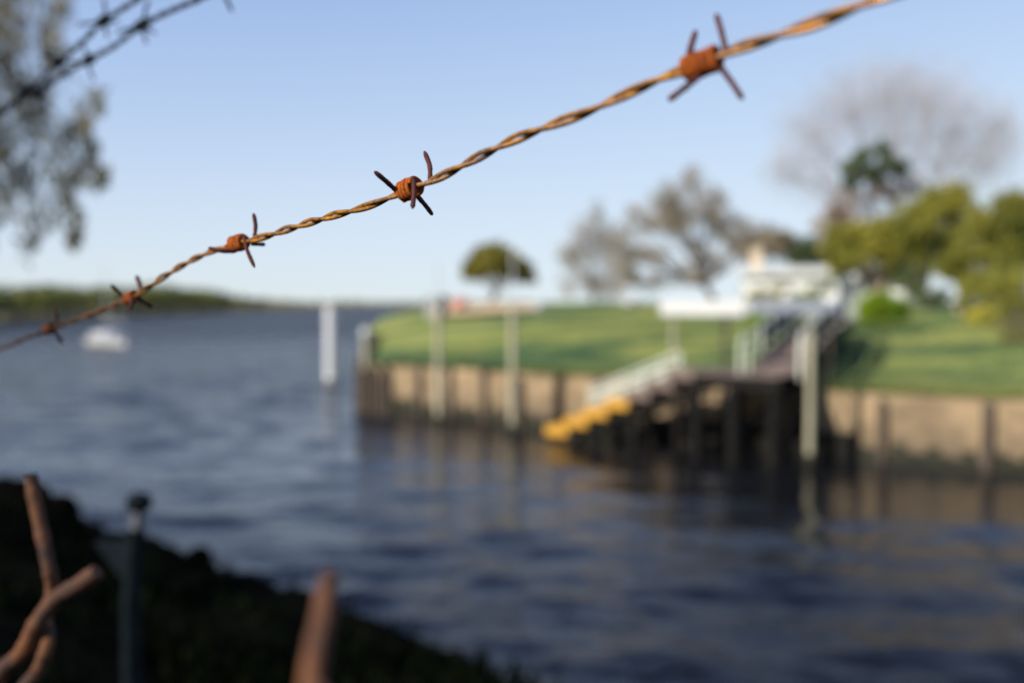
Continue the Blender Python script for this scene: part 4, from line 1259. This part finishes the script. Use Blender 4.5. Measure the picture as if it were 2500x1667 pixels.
def back_wire(pts, barbs, label, name, yo, extra=()):
    def dep(x):
        u = (x - CX) / FPX
        j = (-.3927 - .957 * u) / (.0854 + .0922 * u)
        return max(.55, min(1.5, .957 + .0922 * j)) + yo
    W = [at(x, y, dep(x)) for x, y in pts]
    C, q, L = resample_len(smooth_path(W, 8), .0015)
    o = W[len(W) // 2]
    t = thing(name, label, 'barbed wire', o, 'dark barbed wires at the upper left')
    for ph in (0, math.pi): twisted(C, q, .0014, .045, ph, o, M['dark_wire'], t, 8)
    rs = np.random.default_rng(int(pts[1][0]))
    for i, (x, y) in enumerate(barbs):
        c, T = tangent_at(C, at(x, y, dep(x)))
        b = coil(c, T, .0038, .0014, 4.5, o, M['dark_wire'], t, 50 + i)
        nr, bn = frame(T, np.array((0, 0, 1.)))
        a0 = rs.uniform(0, 6.28)
        for k in range(4):
            a = a0 + k * math.pi / 2 + rs.normal(0, .3)
            dv = nr * math.cos(a) + bn * math.sin(a)
            s = (-1 if k % 2 else 1) * .006
            P = [c + T * s + dv * .003, c + T * s * 1.2 + dv * .011, c + T * s * (1.6 + rs.normal(0, .5)) + dv * .020]
            prong_tube(P, .0013, o, M['dark_wire'], b, k)
    return t
back_wire([(520, -170), (430, -80), (333, 0), (253, 52), (201, 103), (143, 152), (98, 192), (34, 247), (0, 276), (-90, 352), (-220, 470)],
          [(253, 52), (143, 152), (60, 226)], 'upper left dark barbed wire, steeper of the two crossing at the edge', 'barbed_wire', 0)
back_wire([(760, -130), (620, -65), (530, -25), (482, 0), (413, 29), (345, 63), (276, 115), (218, 146), (149, 186), (98, 221), (40, 250), (0, 281), (-90, 330), (-220, 400)],
          [(548, -33), (345, 63), (218, 146), (92, 222)], 'upper left dark barbed wire, flatter one with a big blurred knot', 'barbed_wire', .03)

# ------------------------------------------------------------------ rusty chain link fence: twisted wire ends just below the lens
def chain_link():
    A0 = at(800, 1390, .19)
    o = np.array((A0[0], A0[1], 1.8))
    t = thing('chain_link_fence', 'rusty chain link fence whose bent wire ends poke up at the bottom', 'fence', o)
    def wire(pts, r, mat='link_rust'):
        mb = MB(o); P = smooth_path(pts, 8)
        rad = [r * (1 + .05 * math.sin(i * 1.9) + .04 * math.sin(i * 5.3)) for i in range(len(P))]; rad[0] *= .92
        mb.tube(P, rad, 12); return mb.build('wire', M[mat], t, smooth=True)
    D = np.array((-.085, .08, 0)); D /= np.linalg.norm(D)
    pitch = .117
    # left end: two wires twist together and splay into an upright and a sideways prong
    dl = .252
    L0 = at(60, 1790, dl)
    tail = [L0 + D * (.5 * pitch * (i % 2)) - UP * (.058 * i) for i in range(1, 24)]
    tail2 = [L0 - D * (.5 * pitch * (i % 2)) - UP * (.058 * i) for i in range(1, 24)]
    wire([at(74, 1158, dl + .004), at(95, 1265, dl + .003), at(120, 1385, dl + .001), at(128, 1440, dl + .003), at(112, 1510, dl + .003), at(118, 1565, dl - .002), at(90, 1640, dl - .002), at(40, 1720, dl)] + tail, .00175)
    wire([at(238, 1395, dl - .006), at(190, 1428, dl - .005), at(135, 1462, dl - .003), at(88, 1525, dl - .003), at(55, 1590, dl - .001), at(0, 1648, dl + .002), at(10, 1730, dl + .002)] + tail2, .0021)
    # right end, nearer the lens
    dr = .158
    R0 = at(735, 1960, dr)
    tail = [R0 + D * (.5 * pitch * (i % 2)) - UP * (.058 * i) for i in range(1, 24)]
    tail2 = [R0 - D * (.5 * pitch * (i % 2)) - UP * (.058 * i) for i in range(1, 24)]
    wire([at(805, 1408, dr + .02), at(785, 1520, dr + .006), at(760, 1660, dr - .004), at(740, 1830, dr - .004)] + tail, .0020)
    wire([at(700, 1760, dr + .01), at(735, 1800, dr + .004), at(755, 1860, dr + .004)] + tail2, .0020)
chain_link()

def iron_stake():
    d = 2.3
    c = at(318, 1667, d); g = 1.45
    o = np.array((c[0], c[1], g))
    t = thing('iron_stake', 'dark iron stake with a knob cap and side bracket on the bank', 'stake', o)
    top = at(340, 1226, d); nk = at(338, 1258, d); sh = at(333, 1290, d)
    mb = MB(o); mb.tube([np.array((c[0] + .0, c[1], g - .3)), at(320, 1480, d), sh], [.022, .022, .020], 6); mb.build('shaft', M['iron'], t, smooth=True)
    mb = MB(o); mb.tube([sh, nk, top], .014, 8); mb.build('neck', M['dark_post'], t, smooth=True)
    mb = MB(o); mb.lathe(top, [(.010, -.024), (.027, -.014), (.032, 0), (.027, .014), (.010, .024)], 12); mb.build('cap', M['iron'], t, smooth=True)
    a, b, e = at(318, 1320, d), at(318, 1430, d), at(235, 1322, d + .02)
    mb = MB(o)
    V = [a - np.array((0, .012, 0)), b - np.array((0, .012, 0)), e - np.array((0, .012, 0)), a + np.array((0, .012, 0)), b + np.array((0, .012, 0)), e + np.array((0, .012, 0))]
    mb.add(V, [(0, 1, 2), (5, 4, 3), (0, 3, 4, 1), (1, 4, 5, 2), (2, 5, 3, 0)]); mb.build('bracket', M['iron'], t)
iron_stake()
